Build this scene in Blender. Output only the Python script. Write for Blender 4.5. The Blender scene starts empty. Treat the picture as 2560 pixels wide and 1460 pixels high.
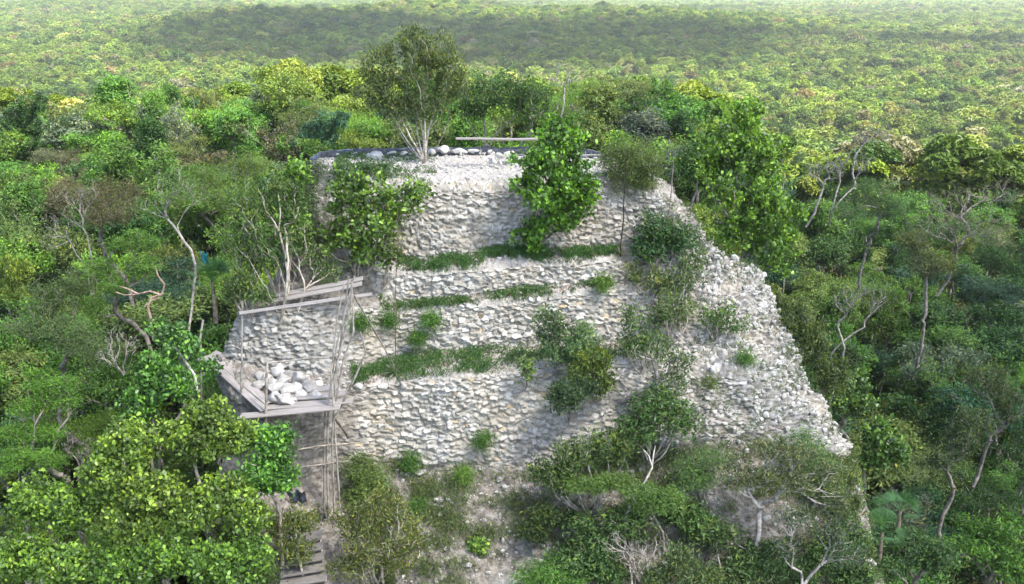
import bpy, math, random
import numpy as np
from mathutils import Vector, Matrix
R = math.radians
sc = bpy.context.scene
COL = sc.collection
# ------------------------------------------------------------------ camera
F = 2459.0                      # focal length in pixels of the 2560 wide photograph
PITCH = R(17.8)
H = 70.0                        # eye height above the forest plain
cam_d = bpy.data.cameras.new('camera'); cam = bpy.data.objects.new('camera', cam_d); COL.objects.link(cam)
cam.location = (0, 0, H); cam.rotation_euler = (math.pi/2-PITCH, 0, 0)
cam_d.sensor_width = 36; cam_d.lens = F/2560*36; cam_d.clip_start = 0.5; cam_d.clip_end = 60000
sc.camera = cam
# ------------------------------------------------------------------ world, sun, exposure
SUN_EL, SUN_AZ = R(56), R(128)       # azimuth from +Y (view direction) towards +X (right)
w = bpy.data.worlds.new('World'); sc.world = w; w.use_nodes = True
nt = w.node_tree; nt.nodes.clear()
sky = nt.nodes.new('ShaderNodeTexSky'); sky.sky_type = 'NISHITA'; sky.sun_disc = False
sky.sun_elevation = SUN_EL; sky.sun_rotation = SUN_AZ; sky.air_density = 1.0; sky.dust_density = 2.0
bg = nt.nodes.new('ShaderNodeBackground'); bg.inputs[1].default_value = 0.15
wo = nt.nodes.new('ShaderNodeOutputWorld')
nt.links.new(sky.outputs[0], bg.inputs[0]); nt.links.new(bg.outputs[0], wo.inputs[0])
SUNV = Vector((math.sin(SUN_AZ)*math.cos(SUN_EL), math.cos(SUN_AZ)*math.cos(SUN_EL), math.sin(SUN_EL)))
ld = bpy.data.lights.new('sun', 'SUN'); ld.energy = 5.0; ld.angle = R(6.0); ld.color = (1.0, .955, .88)
lo = bpy.data.objects.new('sun', ld); COL.objects.link(lo); lo.rotation_euler = SUNV.to_track_quat('Z', 'Y').to_euler()
sc.view_settings.view_transform = 'Standard'; sc.view_settings.look = 'None'
sc.view_settings.exposure = 1.92; sc.view_settings.gamma = 1
cy = sc.cycles
sc.render.engine = 'CYCLES'
cy.max_bounces = 6; cy.diffuse_bounces = 4; cy.glossy_bounces = 2; cy.transmission_bounces = 4
cy.transparent_max_bounces = 8; cy.volume_bounces = 1; cy.use_denoising = True
try: cy.denoiser = 'OPENIMAGEDENOISE'
except Exception: pass
cy.use_adaptive_sampling = True; cy.adaptive_threshold = 0.02
sc.render.use_persistent_data = False

# ------------------------------------------------------------------ helpers
CP, SP = math.cos(PITCH), math.sin(PITCH)
def ray(px, py):
    x = (px-1280)/F; y = (730-py)/F
    return np.array([x, CP+y*SP, -SP+y*CP])
def at(px, py, Y):
    r = ray(px, py); p = r*(Y/r[1]); p[2] += H; return p
def atz(px, py, z):
    r = ray(px, py); p = r*(z/r[2]); p[2] += H; return p
def proj(P):
    P = np.asarray(P, float); x = P[..., 0]; y = P[..., 1]; z = P[..., 2]-H
    d = y*CP-z*SP; u = y*SP+z*CP
    return 1280+F*x/d, 730-F*u/d
def vnoise(x, y, seed=0):       # smooth value noise, -1..1
    x = np.asarray(x, float); y = np.asarray(y, float)
    xi = np.floor(x).astype(np.int64); yi = np.floor(y).astype(np.int64)
    fx = x-xi; fy = y-yi; fx = fx*fx*(3-2*fx); fy = fy*fy*(3-2*fy)
    def h(a, b):
        n = (a*374761393+b*668265263+seed*974634777) & 0xffffffff
        n = ((n ^ (n >> 13))*1274126177) & 0xffffffff
        return ((n ^ (n >> 16)) & 0xffff)/32767.5-1
    return (h(xi, yi)*(1-fx)+h(xi+1, yi)*fx)*(1-fy)+(h(xi, yi+1)*(1-fx)+h(xi+1, yi+1)*fx)*fy
def fbm(x, y, seed=0, o=4):
    s = 0; a = 1; t = 0
    for k in range(o):
        s = s+a*vnoise(np.asarray(x)*2**k, np.asarray(y)*2**k, seed+k*17); t += a; a *= .5
    return s/t
def tag(o, label=None, cat=None, group=None, kind=None):
    if label: o['label'] = label
    if cat: o['category'] = cat
    if group: o['group'] = group
    if kind: o['kind'] = kind
    return o
def raw_mesh(name, verts, sizes, idx, mat, attrs=None, smooth=False):
    me = bpy.data.meshes.new(name)
    verts = np.asarray(verts, np.float32); sizes = np.asarray(sizes, np.int32); idx = np.asarray(idx, np.int32)
    me.vertices.add(len(verts)); me.vertices.foreach_set('co', verts.ravel())
    me.loops.add(len(idx)); me.loops.foreach_set('vertex_index', idx.ravel())
    me.polygons.add(len(sizes)); st = np.zeros(len(sizes), np.int32); st[1:] = np.cumsum(sizes)[:-1]
    me.polygons.foreach_set('loop_start', st)
    try: me.polygons.foreach_set('loop_total', sizes)
    except Exception: pass
    me.update(calc_edges=True)
    me.polygons.foreach_set('use_smooth', np.full(len(sizes), bool(smooth)))
    for k, a in (attrs or {}).items():
        at_ = me.attributes.new(k, 'FLOAT', 'POINT'); at_.data.foreach_set('value', np.asarray(a, np.float32))
    if mat: me.materials.append(mat)
    return me
def link(name, me, parent=None, loc=None):
    o = bpy.data.objects.new(name, me); COL.objects.link(o)
    if parent: o.parent = parent
    if loc is not None: o.location = loc
    return o
def thing(name, label, cat, loc=(0, 0, 0), group=None):
    o = bpy.data.objects.new(name, None); COL.objects.link(o); o.location = loc; o.empty_display_size = .3
    return tag(o, label, cat, group)

# ------------------------------------------------------------------ materials
def newmat(name):
    m = bpy.data.materials.new(name); m.use_nodes = True; n = m.node_tree; n.nodes.clear()
    out = n.nodes.new('ShaderNodeOutputMaterial'); return m, n, out
def N(n, t, **k):
    x = n.nodes.new(t)
    for a, b in k.items(): setattr(x, a, b)
    return x
def ramp(n, stops, fac):
    r = N(n, 'ShaderNodeValToRGB'); e = r.color_ramp.elements
    while len(e) < len(stops): e.new(.5)
    for i, (p, c) in enumerate(stops): e[i].position = p; e[i].color = (*c, 1)
    n.links.new(fac, r.inputs[0]); return r.outputs[0]
def mixc(n, fac, a, b, mode='MIX'):
    m = N(n, 'ShaderNodeMix', data_type='RGBA', blend_type=mode)
    for s, v in ((0, fac), (6, a), (7, b)):
        if hasattr(v, 'is_linked') or hasattr(v, 'links'): n.links.new(v, m.inputs[s])
        elif s == 0: m.inputs[0].default_value = v
        else: m.inputs[s].default_value = (*v, 1)
    return m.outputs[2]
def noise(n, scale, detail=4, vec=None, rough=.55):
    x = N(n, 'ShaderNodeTexNoise'); x.inputs['Scale'].default_value = scale; x.inputs['Detail'].default_value = detail
    x.inputs['Roughness'].default_value = rough
    if vec is not None: n.links.new(vec, x.inputs['Vector'])
    return x.outputs[0]
def math_(n, op, a, b=None, clamp=False):
    m = N(n, 'ShaderNodeMath', operation=op, use_clamp=clamp)
    for i, v in enumerate((a, b)):
        if v is None: continue
        if isinstance(v, (int, float)): m.inputs[i].default_value = v
        else: n.links.new(v, m.inputs[i])
    return m.outputs[0]
def leaf_mat(name, instancer=False, rough=.5, spec=.3, trans=.4, young=(2.3, 1.75, .9), lo=.5, hi=1.35):
    m, n, out = newmat(name)
    t = N(n, 'ShaderNodeAttribute', attribute_name='t').outputs['Fac']
    if instancer:
        base = N(n, 'ShaderNodeAttribute', attribute_name='tint', attribute_type='INSTANCER').outputs['Color']
    else:
        base = N(n, 'ShaderNodeObjectInfo').outputs['Color']
    k = ramp(n, [(0, (lo,)*3), (.82, (hi,)*3), (.9, (young[0]*.8, young[1]*.85, young[2])), (1, young)], t)
    c = mixc(n, 1.0, base, k, 'MULTIPLY')
    p = N(n, 'ShaderNodeBsdfPrincipled'); p.inputs['Roughness'].default_value = rough
    p.inputs['Specular IOR Level'].default_value = spec
    tr = N(n, 'ShaderNodeBsdfTranslucent'); mx = N(n, 'ShaderNodeMixShader'); mx.inputs[0].default_value = trans
    c2 = mixc(n, 1.0, c, (1.25, 1.15, .55), 'MULTIPLY')
    n.links.new(c, p.inputs['Base Color']); n.links.new(c2, tr.inputs[0])
    n.links.new(p.outputs[0], mx.inputs[1]); n.links.new(tr.outputs[0], mx.inputs[2]); n.links.new(mx.outputs[0], out.inputs[0])
    return m
M_leaf = leaf_mat('small_leaves')
M_big = leaf_mat('glossy_leaves', rough=.42, spec=.45, trans=.35, young=(2.6, 2.2, 1.3), lo=.42, hi=1.3)
M_far = leaf_mat('canopy_leaves', instancer=True, trans=.3)
def bark_mat(name, a, b, sc_=6):
    m, n, out = newmat(name)
    co = N(n, 'ShaderNodeTexCoord').outputs['Object']
    f = noise(n, sc_, 5, co); c = ramp(n, [(.35, a), (.62, b)], f)
    c = mixc(n, 1.0, c, N(n, 'ShaderNodeObjectInfo').outputs['Color'], 'MULTIPLY')
    p = N(n, 'ShaderNodeBsdfPrincipled'); p.inputs['Roughness'].default_value = .9; p.inputs['Specular IOR Level'].default_value = .2
    n.links.new(c, p.inputs['Base Color']); n.links.new(p.outputs[0], out.inputs[0]); return m
M_bark = bark_mat('grey_bark', (.11, .098, .082), (.30, .275, .245))
M_white = bark_mat('pale_bark', (.20, .185, .165), (.47, .45, .42), 9)
M_wood = bark_mat('weathered_wood', (.13, .115, .095), (.32, .295, .26), 4)
def plank_mat(nm='grey_planks', kk=.85):
    m, n, out = newmat(nm)
    co = N(n, 'ShaderNodeTexCoord').outputs['Object']
    mp = N(n, 'ShaderNodeMapping'); mp.inputs['Scale'].default_value = (.8, 14, 14); n.links.new(co, mp.inputs[0])
    f = noise(n, 2.2, 6, mp.outputs[0]); c = ramp(n, [(.3, (.20, .19, .18)), (.55, (.36, .35, .345)), (.75, (.47, .46, .46))], f)
    c = mixc(n, math_(n, 'MULTIPLY', noise(n, 1.3, 3, co), .6), c, (.20, .17, .135)); c = mixc(n, 1.0, c, (kk, kk*.97, kk*.94), 'MULTIPLY')
    p = N(n, 'ShaderNodeBsdfPrincipled'); p.inputs['Roughness'].default_value = .85; p.inputs['Specular IOR Level'].default_value = .25
    b = N(n, 'ShaderNodeBump'); b.inputs['Strength'].default_value = .5; b.inputs['Distance'].default_value = .02
    n.links.new(f, b.inputs['Height']); n.links.new(b.outputs[0], p.inputs['Normal'])
    n.links.new(c, p.inputs['Base Color']); n.links.new(p.outputs[0], out.inputs[0]); return m
M_plank = plank_mat(); M_brown = plank_mat('brown_planks', .55)
def masonry_mat():
    m, n, out = newmat('limestone_masonry')
    geo = N(n, 'ShaderNodeNewGeometry').outputs['Position']
    A = lambda k: N(n, 'ShaderNodeAttribute', attribute_name=k).outputs['Fac']
    s, j, d, g = A('stone'), A('joint'), A('dirt'), A('grey')
    c = ramp(n, [(0, (.15, .14, .125)), (.22, (.27, .255, .23)), (.5, (.345, .33, .298)), (.75, (.42, .405, .378)), (.92, (.50, .49, .47)), (1, (.42, .33, .21))], s)
    gr = ramp(n, [(0, (.09, .09, .09)), (.4, (.175, .175, .172)), (.8, (.30, .30, .297)), (1, (.41, .405, .395))], s)
    c = mixc(n, g, c, gr)
    f1 = noise(n, 3.2, 6, geo); c = mixc(n, math_(n, 'MULTIPLY', ramp(n, [(.46, (0, 0, 0)), (.7, (1, 1, 1))], f1), .55), c, (.21, .20, .18))
    f2 = noise(n, .55, 4, geo); c = mixc(n, math_(n, 'MULTIPLY', ramp(n, [(.45, (0, 0, 0)), (.72, (1, 1, 1))], f2), .45), c, (.40, .34, .25))
    f3 = noise(n, 22, 5, geo, .7); c = mixc(n, 1.0, c, ramp(n, [(.25, (.72,)*3), (.7, (1.12,)*3)], f3), 'MULTIPLY')
    mort = mixc(n, f1, (.22, .19, .15), (.36, .32, .26)); c = mixc(n, math_(n, 'MULTIPLY', j, .8), c, mort)
    c = mixc(n, math_(n, 'MULTIPLY', A('gap'), .75), c, (.075, .068, .06))  # gap dirt, painted dark to strengthen the weak shade between stones
    dc = ramp(n, [(.3, (.19, .172, .152)), (.48, (.31, .29, .27)), (.68, (.43, .41, .39))], noise(n, 5, 8, geo, .7))
    dk = ramp(n, [(.35, (.065, .057, .047)), (.50, (.155, .14, .122)), (.68, (.32, .30, .275))], noise(n, 4.2, 8, geo, .72))
    soil = A('soil')
    c = mixc(n, d, c, dc); c = mixc(n, soil, c, dk)
    st = A('stain'); c = mixc(n, math_(n, 'MULTIPLY', st, ramp(n, [(.38, (0, 0, 0)), (.58, (1, 1, 1))], noise(n, 1.7, 5, geo))), c, (.09, .085, .075))
    c = mixc(n, 1.0, c, (.995, .99, .955), 'MULTIPLY')
    p = N(n, 'ShaderNodeBsdfPrincipled'); p.inputs['Roughness'].default_value = .92; p.inputs['Specular IOR Level'].default_value = .2
    b = N(n, 'ShaderNodeBump'); b.inputs['Strength'].default_value = .7; b.inputs['Distance'].default_value = .03
    n.links.new(f3, b.inputs['Height']); n.links.new(b.outputs[0], p.inputs['Normal'])
    n.links.new(c, p.inputs['Base Color']); n.links.new(p.outputs[0], out.inputs[0]); return m
M_stone = masonry_mat()
def rock_mat():
    m, n, out = newmat('white_limestone')
    co = N(n, 'ShaderNodeTexCoord').outputs['Object']
    c = ramp(n, [(.3, (.26, .245, .22)), (.5, (.42, .405, .38)), (.7, (.53, .52, .50))], noise(n, 4, 7, co, .65))
    c = mixc(n, 1.0, c, N(n, 'ShaderNodeObjectInfo').outputs['Color'], 'MULTIPLY')
    p = N(n, 'ShaderNodeBsdfPrincipled'); p.inputs['Roughness'].default_value = .9; p.inputs['Specular IOR Level'].default_value = .2
    b = N(n, 'ShaderNodeBump'); b.inputs['Strength'].default_value = .5; b.inputs['Distance'].default_value = .03
    n.links.new(noise(n, 14, 6, co), b.inputs['Height']); n.links.new(b.outputs[0], p.inputs['Normal'])
    n.links.new(c, p.inputs['Base Color']); n.links.new(p.outputs[0], out.inputs[0]); return m
M_rock = rock_mat()
def plain_mat(name, a, b, scale=3, rough=.8, spec=.3):
    m, n, out = newmat(name)
    geo = N(n, 'ShaderNodeNewGeometry').outputs['Position']
    c = ramp(n, [(.35, a), (.65, b)], noise(n, scale, 5, geo))
    p = N(n, 'ShaderNodeBsdfPrincipled'); p.inputs['Roughness'].default_value = rough; p.inputs['Specular IOR Level'].default_value = spec
    n.links.new(c, p.inputs['Base Color']); n.links.new(p.outputs[0], out.inputs[0]); return m
M_black = plain_mat('black_plastic', (.008, .009, .011), (.03, .033, .04), 6, .38, .5)
M_slate = plain_mat('dark_blue_plastic', (.025, .035, .05), (.06, .08, .11), 4, .4, .5)
M_teal = plain_mat('teal_plastic', (.01, .13, .15), (.03, .20, .22), 4, .5, .4)
M_floor = plain_mat('forest_floor', (.018, .02, .010), (.055, .05, .028), .8, .95, .1)
def terrain_mat():
    m, n, out = newmat('forest_land')
    geo = N(n, 'ShaderNodeNewGeometry').outputs['Position']
    a = ramp(n, [(.35, (.025, .035, .012)), (.65, (.06, .075, .028))], noise(n, .05, 6, geo))
    far = ramp(n, [(.35, (.045, .075, .022)), (.5, (.075, .115, .033)), (.7, (.11, .15, .05))], noise(n, .09, 8, geo, .8))
    sx = N(n, 'ShaderNodeSeparateXYZ'); n.links.new(geo, sx.inputs[0])
    k = math_(n, 'MULTIPLY', math_(n, 'SUBTRACT', sx.outputs[1], 1900), .002, True)
    c = mixc(n, k, a, far)
    p = N(n, 'ShaderNodeBsdfPrincipled'); p.inputs['Roughness'].default_value = .95; p.inputs['Specular IOR Level'].default_value = .1
    n.links.new(c, p.inputs['Base Color']); n.links.new(p.outputs[0], out.inputs[0]); return m
M_land = terrain_mat()

# ------------------------------------------------------------------ terrain
LY = [0, 15, 28, 45, 60, 75, 90, 110, 160, 230, 300]
LZ = [-23, -22, -18.3, -15.8, -11.5, -7.8, -8.6, -15, -36, -48, -50]
RY = [0, 15, 38, 50, 65, 85, 100, 125, 180, 240, 300]
RZ = [-33, -31, -25.5, -23.2, -20.6, -18.6, -18.6, -27, -44, -49, -50]
def canopy(X, Y):
    X = np.asarray(X, float); Y = np.asarray(Y, float)
    a = np.interp(Y, LY, LZ); b = np.interp(Y, RY, RZ)
    x0 = 6+.09*(Y-30); t = np.clip((X-x0)/(9+.1*Y), 0, 1); t = t*t*(3-2*t)
    c = a*(1-t)+b*t
    # the ridge falls away on the far left too
    s = np.clip((-X-16)/60, 0, 1); c = c-5*s*np.exp(-((Y-75)/30)**2)
    far = np.clip((Y-260)/300, 0, 1)
    und = 9*fbm(X/420, Y/420, 5, 3)*far
    hill = 15*np.exp(-((X+235)/120)**2-((Y-960)/130)**2)+13*np.exp(-((X-40)/150)**2-((Y-1020)/120)**2)+8*np.exp(-((X-190)/110)**2-((Y-940)/110)**2)+14*np.exp(-((X+560)/260)**2-((Y-1500)/250)**2)+14*np.exp(-((X+95)/70)**2-((Y-1090)/90)**2)
    hill = hill+20*np.exp(-((X+90)/110)**2-((Y-1420)/120)**2)
    return c+und+hill+.8*fbm(X/11, Y/11, 9, 3)*(1-far)
def ground(X, Y):
    X = np.asarray(X, float); Y = np.asarray(Y, float)
    hgt = 6.5+np.clip((Y-60)/120, 0, 1)*8
    return H+canopy(X, Y)-hgt
def spaced(a, b, d0, g, both=False):
    v = [a]; d = d0
    while v[-1] < b: v.append(v[-1]+d); d *= g
    return np.array(v)
xs = spaced(0, 20000, 1.6, 1.045); xs = np.concatenate([-xs[:0:-1], xs]); ys = spaced(-60, 26000, 1.6, 1.03)
GX, GY = np.meshgrid(xs, ys); GZ = ground(GX, GY)
GZ = np.where((np.abs(GX-1) < 11) & (GY > 26) & (GY < 42), GZ-3, GZ)
nyy, nxx = GX.shape
def grid_mesh(name, P, mat, attrs=None, smooth=True, flip=False):
    ny, nx = P.shape[:2]
    i = np.arange(ny*nx).reshape(ny, nx)
    q = np.stack([i[:-1, :-1], i[:-1, 1:], i[1:, 1:], i[1:, :-1]], -1).reshape(-1, 4)
    if flip: q = q[:, ::-1]
    return raw_mesh(name, P.reshape(-1, 3), np.full(len(q), 4), q.ravel(), mat, {k: v.ravel() for k, v in (attrs or {}).items()}, smooth)
land = link('terrain', grid_mesh('terrain', np.stack([GX, GY, GZ], -1), M_land))
tag(land, 'forest floor of the hill and the wide flat plain reaching the horizon', 'terrain', kind='structure')

# ------------------------------------------------------------------ the ruin surface
T = {
'A': [(790, 392, 'z', -7), (850, 388, 'z', -7), (900, 386, 'z', -7), (1000, 384, 'z', -7), (1150, 382, 'z', -7), (1300, 384, 'z', -7), (1450, 390, 'z', -7), (1530, 398, 'z', -7.05), (1590, 420, 'z', -7.2), (1640, 450, 'z', -7.4), (1670, 478, 'z', -7.8)],
'B': [(775, 420, 'z', -7.05), (835, 428, 'z', -7.05), (885, 432, 'z', -7.05), (1000, 436, 'z', -7.1), (1150, 440, 'z', -7.1), (1300, 440, 'z', -7.1), (1450, 445, 'z', -7.1), (1545, 455, 'z', -7.2), (1600, 462, 'z', -7.4), (1645, 470, 'z', -7.55), (1682, 486, 'z', -7.85)],
'C': [(760, 445, 'z', -7.35), (830, 455, 'z', -7.35), (890, 462, 'z', -7.35), (1010, 470, 'z', -7.35), (1150, 468, 'z', -7.35), (1300, 464, 'z', -7.35), (1450, 468, 'z', -7.4), (1560, 474, 'z', -7.5), (1615, 482, 'z', -7.6), (1662, 490, 'z', -7.8), (1705, 506, 'z', -8.15)],
'D': [(735, 590, 'Y', 34.0), (800, 600, 'Y', 34.0), (880, 625, 'Y', 34.4), (1010, 655, 'Y', 34.7), (1150, 648, 'Y', 34.7), (1300, 622, 'Y', 35.0), (1420, 630, 'Y', 35.1), (1560, 628, 'Y', 35.2), (1640, 640, 'Y', 35.0), (1720, 640, 'Y', 35.2), (1790, 630, 'Y', 35.6)],
'E': [(733, 600, 'Y', 33.9), (800, 612, 'Y', 33.9), (880, 645, 'Y', 34.0), (1010, 678, 'Y', 33.7), (1150, 672, 'Y', 33.6), (1300, 655, 'Y', 33.9), (1420, 655, 'Y', 34.1), (1560, 642, 'Y', 34.6), (1645, 655, 'Y', 34.8), (1730, 652, 'Y', 35.0), (1805, 645, 'Y', 35.4)],
'F': [(700, 700, 'Y', 33.3), (790, 705, 'Y', 33.3), (880, 720, 'Y', 33.4), (1000, 755, 'Y', 33.5), (1150, 742, 'Y', 33.4), (1300, 728, 'Y', 33.7), (1450, 712, 'Y', 34.0), (1565, 705, 'Y', 34.3), (1665, 720, 'Y', 34.2), (1770, 710, 'Y', 34.4), (1885, 688, 'Y', 35.3)],
'G': [(610, 778, 'Y', 31.6), (740, 758, 'Y', 31.4), (880, 745, 'Y', 32.4), (1000, 770, 'Y', 32.8), (1150, 757, 'Y', 32.8), (1300, 744, 'Y', 33.1), (1450, 724, 'Y', 33.5), (1570, 712, 'Y', 34.1), (1670, 735, 'Y', 34.0), (1780, 730, 'Y', 34.1), (1900, 705, 'Y', 35.0)],
'H': [(562, 900, 'Y', 31.2), (700, 935, 'Y', 31.0), (860, 930, 'Y', 31.2), (1000, 890, 'Y', 32.6), (1150, 880, 'Y', 32.6), (1300, 868, 'Y', 32.9), (1450, 860, 'Y', 33.1), (1570, 858, 'Y', 33.4), (1700, 870, 'Y', 32.9), (1840, 860, 'Y', 33.0), (1960, 870, 'Y', 34.2)],
'I': [(548, 925, 'Y', 30.7), (665, 1020, 'Y', 28.6), (868, 965, 'Y', 30.3), (1000, 945, 'Y', 30.9), (1150, 932, 'Y', 30.9), (1300, 917, 'Y', 31.2), (1450, 905, 'Y', 31.5), (1570, 895, 'Y', 31.8), (1710, 930, 'Y', 31.6), (1860, 935, 'Y', 31.7), (2000, 950, 'Y', 33.2)],
'J': [(570, 1100, 'Y', 30.1), (690, 1230, 'Y', 28.4), (850, 1150, 'Y', 30.0), (960, 1165, 'Y', 30.5), (1100, 1175, 'Y', 30.5), (1300, 1165, 'Y', 30.6), (1450, 1150, 'Y', 30.6), (1580, 1120, 'Y', 30.5), (1720, 1108, 'Y', 30.3), (1900, 1105, 'Y', 30.5), (2112, 1140, 'Y', 31.6)],
'K': [(540, 1300, 'Y', 28), (680, 1330, 'Y', 27.3), (850, 1290, 'Y', 28.6), (960, 1300, 'Y', 29), (1100, 1300, 'Y', 29), (1300, 1300, 'Y', 29), (1450, 1280, 'Y', 29), (1600, 1240, 'Y', 29.3), (1740, 1200, 'Y', 29.4), (1920, 1190, 'Y', 29.9), (2130, 1200, 'Y', 31.2)],
'L': [(520, 1500, 'Y', 26.4), (680, 1480, 'Y', 26.3), (850, 1460, 'Y', 27), (960, 1460, 'Y', 27.4), (1100, 1460, 'Y', 27.4), (1300, 1460, 'Y', 27.4), (1450, 1460, 'Y', 27.4), (1600, 1440, 'Y', 27.5), (1760, 1390, 'Y', 28), (1940, 1370, 'Y', 28.6), (2140, 1370, 'Y', 30)],
'M': [(300, 2000, 'Y', 22.5), (500, 2000, 'Y', 22.5), (750, 2000, 'Y', 22.5), (920, 2000, 'Y', 22.5), (1100, 2000, 'Y', 22.5), (1300, 2000, 'Y', 22.5), (1500, 2000, 'Y', 22.5), (1700, 1900, 'Y', 23), (1900, 1850, 'Y', 23.5), (2100, 1800, 'Y', 24), (2300, 1700, 'Y', 26)],
}
ROWS = 'ABCDEFGHIJKLM'
TB = []
for r_ in ROWS:
    row = []
    for (px, py, md, v) in T[r_]: row.append(at(px, py, v) if md == 'Y' else atz(px, py, v))
    l, r = row[0], row[-1]
    dz = 0 if r_ in 'AB' else 1
    row = [l+np.array([-.5, 5.5, -2.5*1]), l+np.array([-.15, 1.2, -.25])] + row + [r+np.array([.12, .9, -.35]), r+np.array([.5, 5.5, -3.0])]
    TB.append(row)
TB = np.array(TB)
back1 = TB[0]+np.array([0, .35, -.6]); back2 = TB[0]+np.array([0, 1.4, -6])
TB = np.concatenate([[back2], [back1], TB]); ROWN = ['Z2', 'Z1']+list(ROWS)
NR, NC = TB.shape[:2]
def catmull(P, i, t):
    p0 = P[max(i-1, 0)]; p1 = P[i]; p2 = P[i+1]; p3 = P[min(i+2, len(P)-1)]
    return .5*((2*p1)+(-p0+p2)*t+(2*p0-5*p1+4*p2-p3)*t*t+(-p0+3*p1-3*p2+p3)*t**3)
STEP = .031
cu = []
for c in range(NC-1):
    L = np.linalg.norm(TB[2:13, c+1]-TB[2:13, c], axis=-1).mean(); n_ = max(3, int(L/(STEP if 0 < c < NC-2 else .25)))
    cu += [c+k/n_ for k in range(n_)]
cu.append(NC-1-1e-6); cu = np.array(cu)
rv = []; rowstart = []
for r in range(NR-1):
    L = np.linalg.norm(TB[r+1, 2:-2]-TB[r, 2:-2], axis=-1); L = np.percentile(L, 75); n_ = max(4, int(L/(STEP*.9 if r > 0 else .3)))
    rowstart.append(len(rv)); rv += [r+k/n_ for k in range(n_)]
rowstart.append(len(rv)); rv.append(NR-1-1e-6); rv = np.array(rv)
# columns by Catmull-Rom, rows straight
rowsC = np.zeros((NR, len(cu), 3))
for r in range(NR):
    for k, u in enumerate(cu):
        i = int(u); rowsC[r, k] = catmull(TB[r], i, u-i)
ri = rv.astype(int); rt = (rv-ri)[:, None, None]
S0 = rowsC[ri]*(1-rt)+rowsC[np.minimum(ri+1, NR-1)]*rt
# arc-length coordinates
ds = np.linalg.norm(np.diff(S0, axis=1), axis=-1); sc0 = int(np.argmin(abs(cu-6)))
SS = np.concatenate([np.zeros((len(rv), 1)), np.cumsum(ds, 1)], 1); SS -= SS[:, sc0:sc0+1]
dh = np.linalg.norm(np.diff(S0, axis=0), axis=-1); HH = np.concatenate([np.zeros((1, len(cu))), np.cumsum(dh, 0)], 0)
HH = HH*.35+np.median(HH, 1)[:, None]*.65
def blur(A, k):
    K = np.ones(2*k+1)/(2*k+1)
    for ax in (0, 1):
        pad = [(0, 0)]*A.ndim; pad[ax] = (k, k); B = np.pad(A, pad, mode='edge'); C = np.cumsum(B, ax)
        z = np.zeros_like(np.take(C, [0], ax)); C = np.concatenate([z, C], ax); n_ = A.shape[ax]
        A = (np.take(C, range(2*k+1, 2*k+1+n_), ax)-np.take(C, range(0, n_), ax))/(2*k+1)
    return A
# uneven courses: shift the base, erode edges
offx = fbm(SS*.45, HH*.5, 3, 3); offy = fbm(SS*.8, HH*.9, 8, 3)
Sb = blur(S0, 2)
du = np.gradient(Sb, axis=1); dv = np.gradient(Sb, axis=0)
Nn = np.cross(dv, du); Nn = blur(Nn/np.maximum(np.linalg.norm(Nn, axis=-1, keepdims=True), 1e-9), 4)
Nn = Nn/np.maximum(np.linalg.norm(Nn, axis=-1, keepdims=True), 1e-9)
if Nn[len(rv)//2, len(cu)//2, 1] > 0: Nn = -Nn
# region weights
RV = np.repeat(rv[:, None], len(cu), 1); CU = np.repeat(cu[None], len(rv), 0)
def band(a, b, e=.12): return np.clip((RV-a)/e, 0, 1)*np.clip((b-RV)/e, 0, 1)
iA = 2   # row index of A
plat = np.clip((iA+1.6-RV)/.5, 0, 1)
right = np.clip((CU-9.3)/1.2, 0, 1)                  # flank of loose rubble
ledge = (band(iA+3-.02, iA+4.05, .05)+band(iA+5-.02, iA+6.05, .05)+band(iA+7-.02, iA+8.05, .05))*(1-right)
soil = np.clip((RV-(iA+8.95)-.12*fbm(SS*.8, HH*.8, 21, 3))/.18, 0, 1)
leftlow = np.clip((RV-(iA+7.0))/.05, 0, 1)*np.clip((4.3-CU)/.2, 0, 1)
soil = np.clip(np.maximum(soil, leftlow*.9), 0, 1)
leftdirt = np.clip((4.8-CU)/.4, 0, 1)*np.clip((RV-(iA+4.6))/.3, 0, 1)*np.clip((iA+6.1-RV)/.1, 0, 1)
soil = np.maximum(soil, leftdirt*.85)
soil = soil*(1-.75*np.exp(-((RV-(iA+11.1))/.35)**2)*np.clip(fbm(SS*.5, HH*.6, 211, 3)*3+.3, 0, 1)*np.clip((CU-4.5)/1, 0, 1)*np.clip((9.5-CU)/1, 0, 1))
dirt = np.clip(plat+ledge*.8, 0, 1)
# stones: jittered-brick cellular pattern
def stones(s, h, cw, ch, seed):
    s = s/cw; h = h/ch
    hi = np.floor(h).astype(np.int64)
    b1 = np.full(s.shape, 9.); b2 = np.full(s.shape, 9.); idr = np.zeros(s.shape); tx = np.zeros(s.shape); ty = np.zeros(s.shape)
    def hsh(a, b, k):
        n = (a*374761393+b*668265263+(seed+k)*974634777) & 0xffffffff
        n = ((n ^ (n >> 13))*1274126177) & 0xffffffff
        return ((n ^ (n >> 16)) & 0xffff)/65535.
    for dj in (-1, 0, 1):
        j = hi+dj; sh = hsh(j, j*0+3, 5)*1.0; si = np.floor(s-sh).astype(np.int64)
        for di in (-1, 0, 1):
            i = si+di
            cx = i+sh+.5+(hsh(i, j, 1)-.5)*.75; cyy = j+.5+(hsh(i, j, 2)-.5)*.62
            asp = .72+.6*hsh(i, j, 7)
            dx = (s-cx)/asp*1.0; dy = (h-cyy)
            d = (np.abs(dx)**3+np.abs(dy)**3)**(1/3)
            m = d < b1
            b2 = np.where(m, b1, np.minimum(b2, d))
            idr = np.where(m, hsh(i, j, 3), idr); tx = np.where(m, dx*(hsh(i, j, 9)-.5), tx); ty = np.where(m, dy*(hsh(i, j, 11)-.5), ty)
            b1 = np.where(m, d, b1)
    return b1, b2, idr, tx+ty
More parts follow.
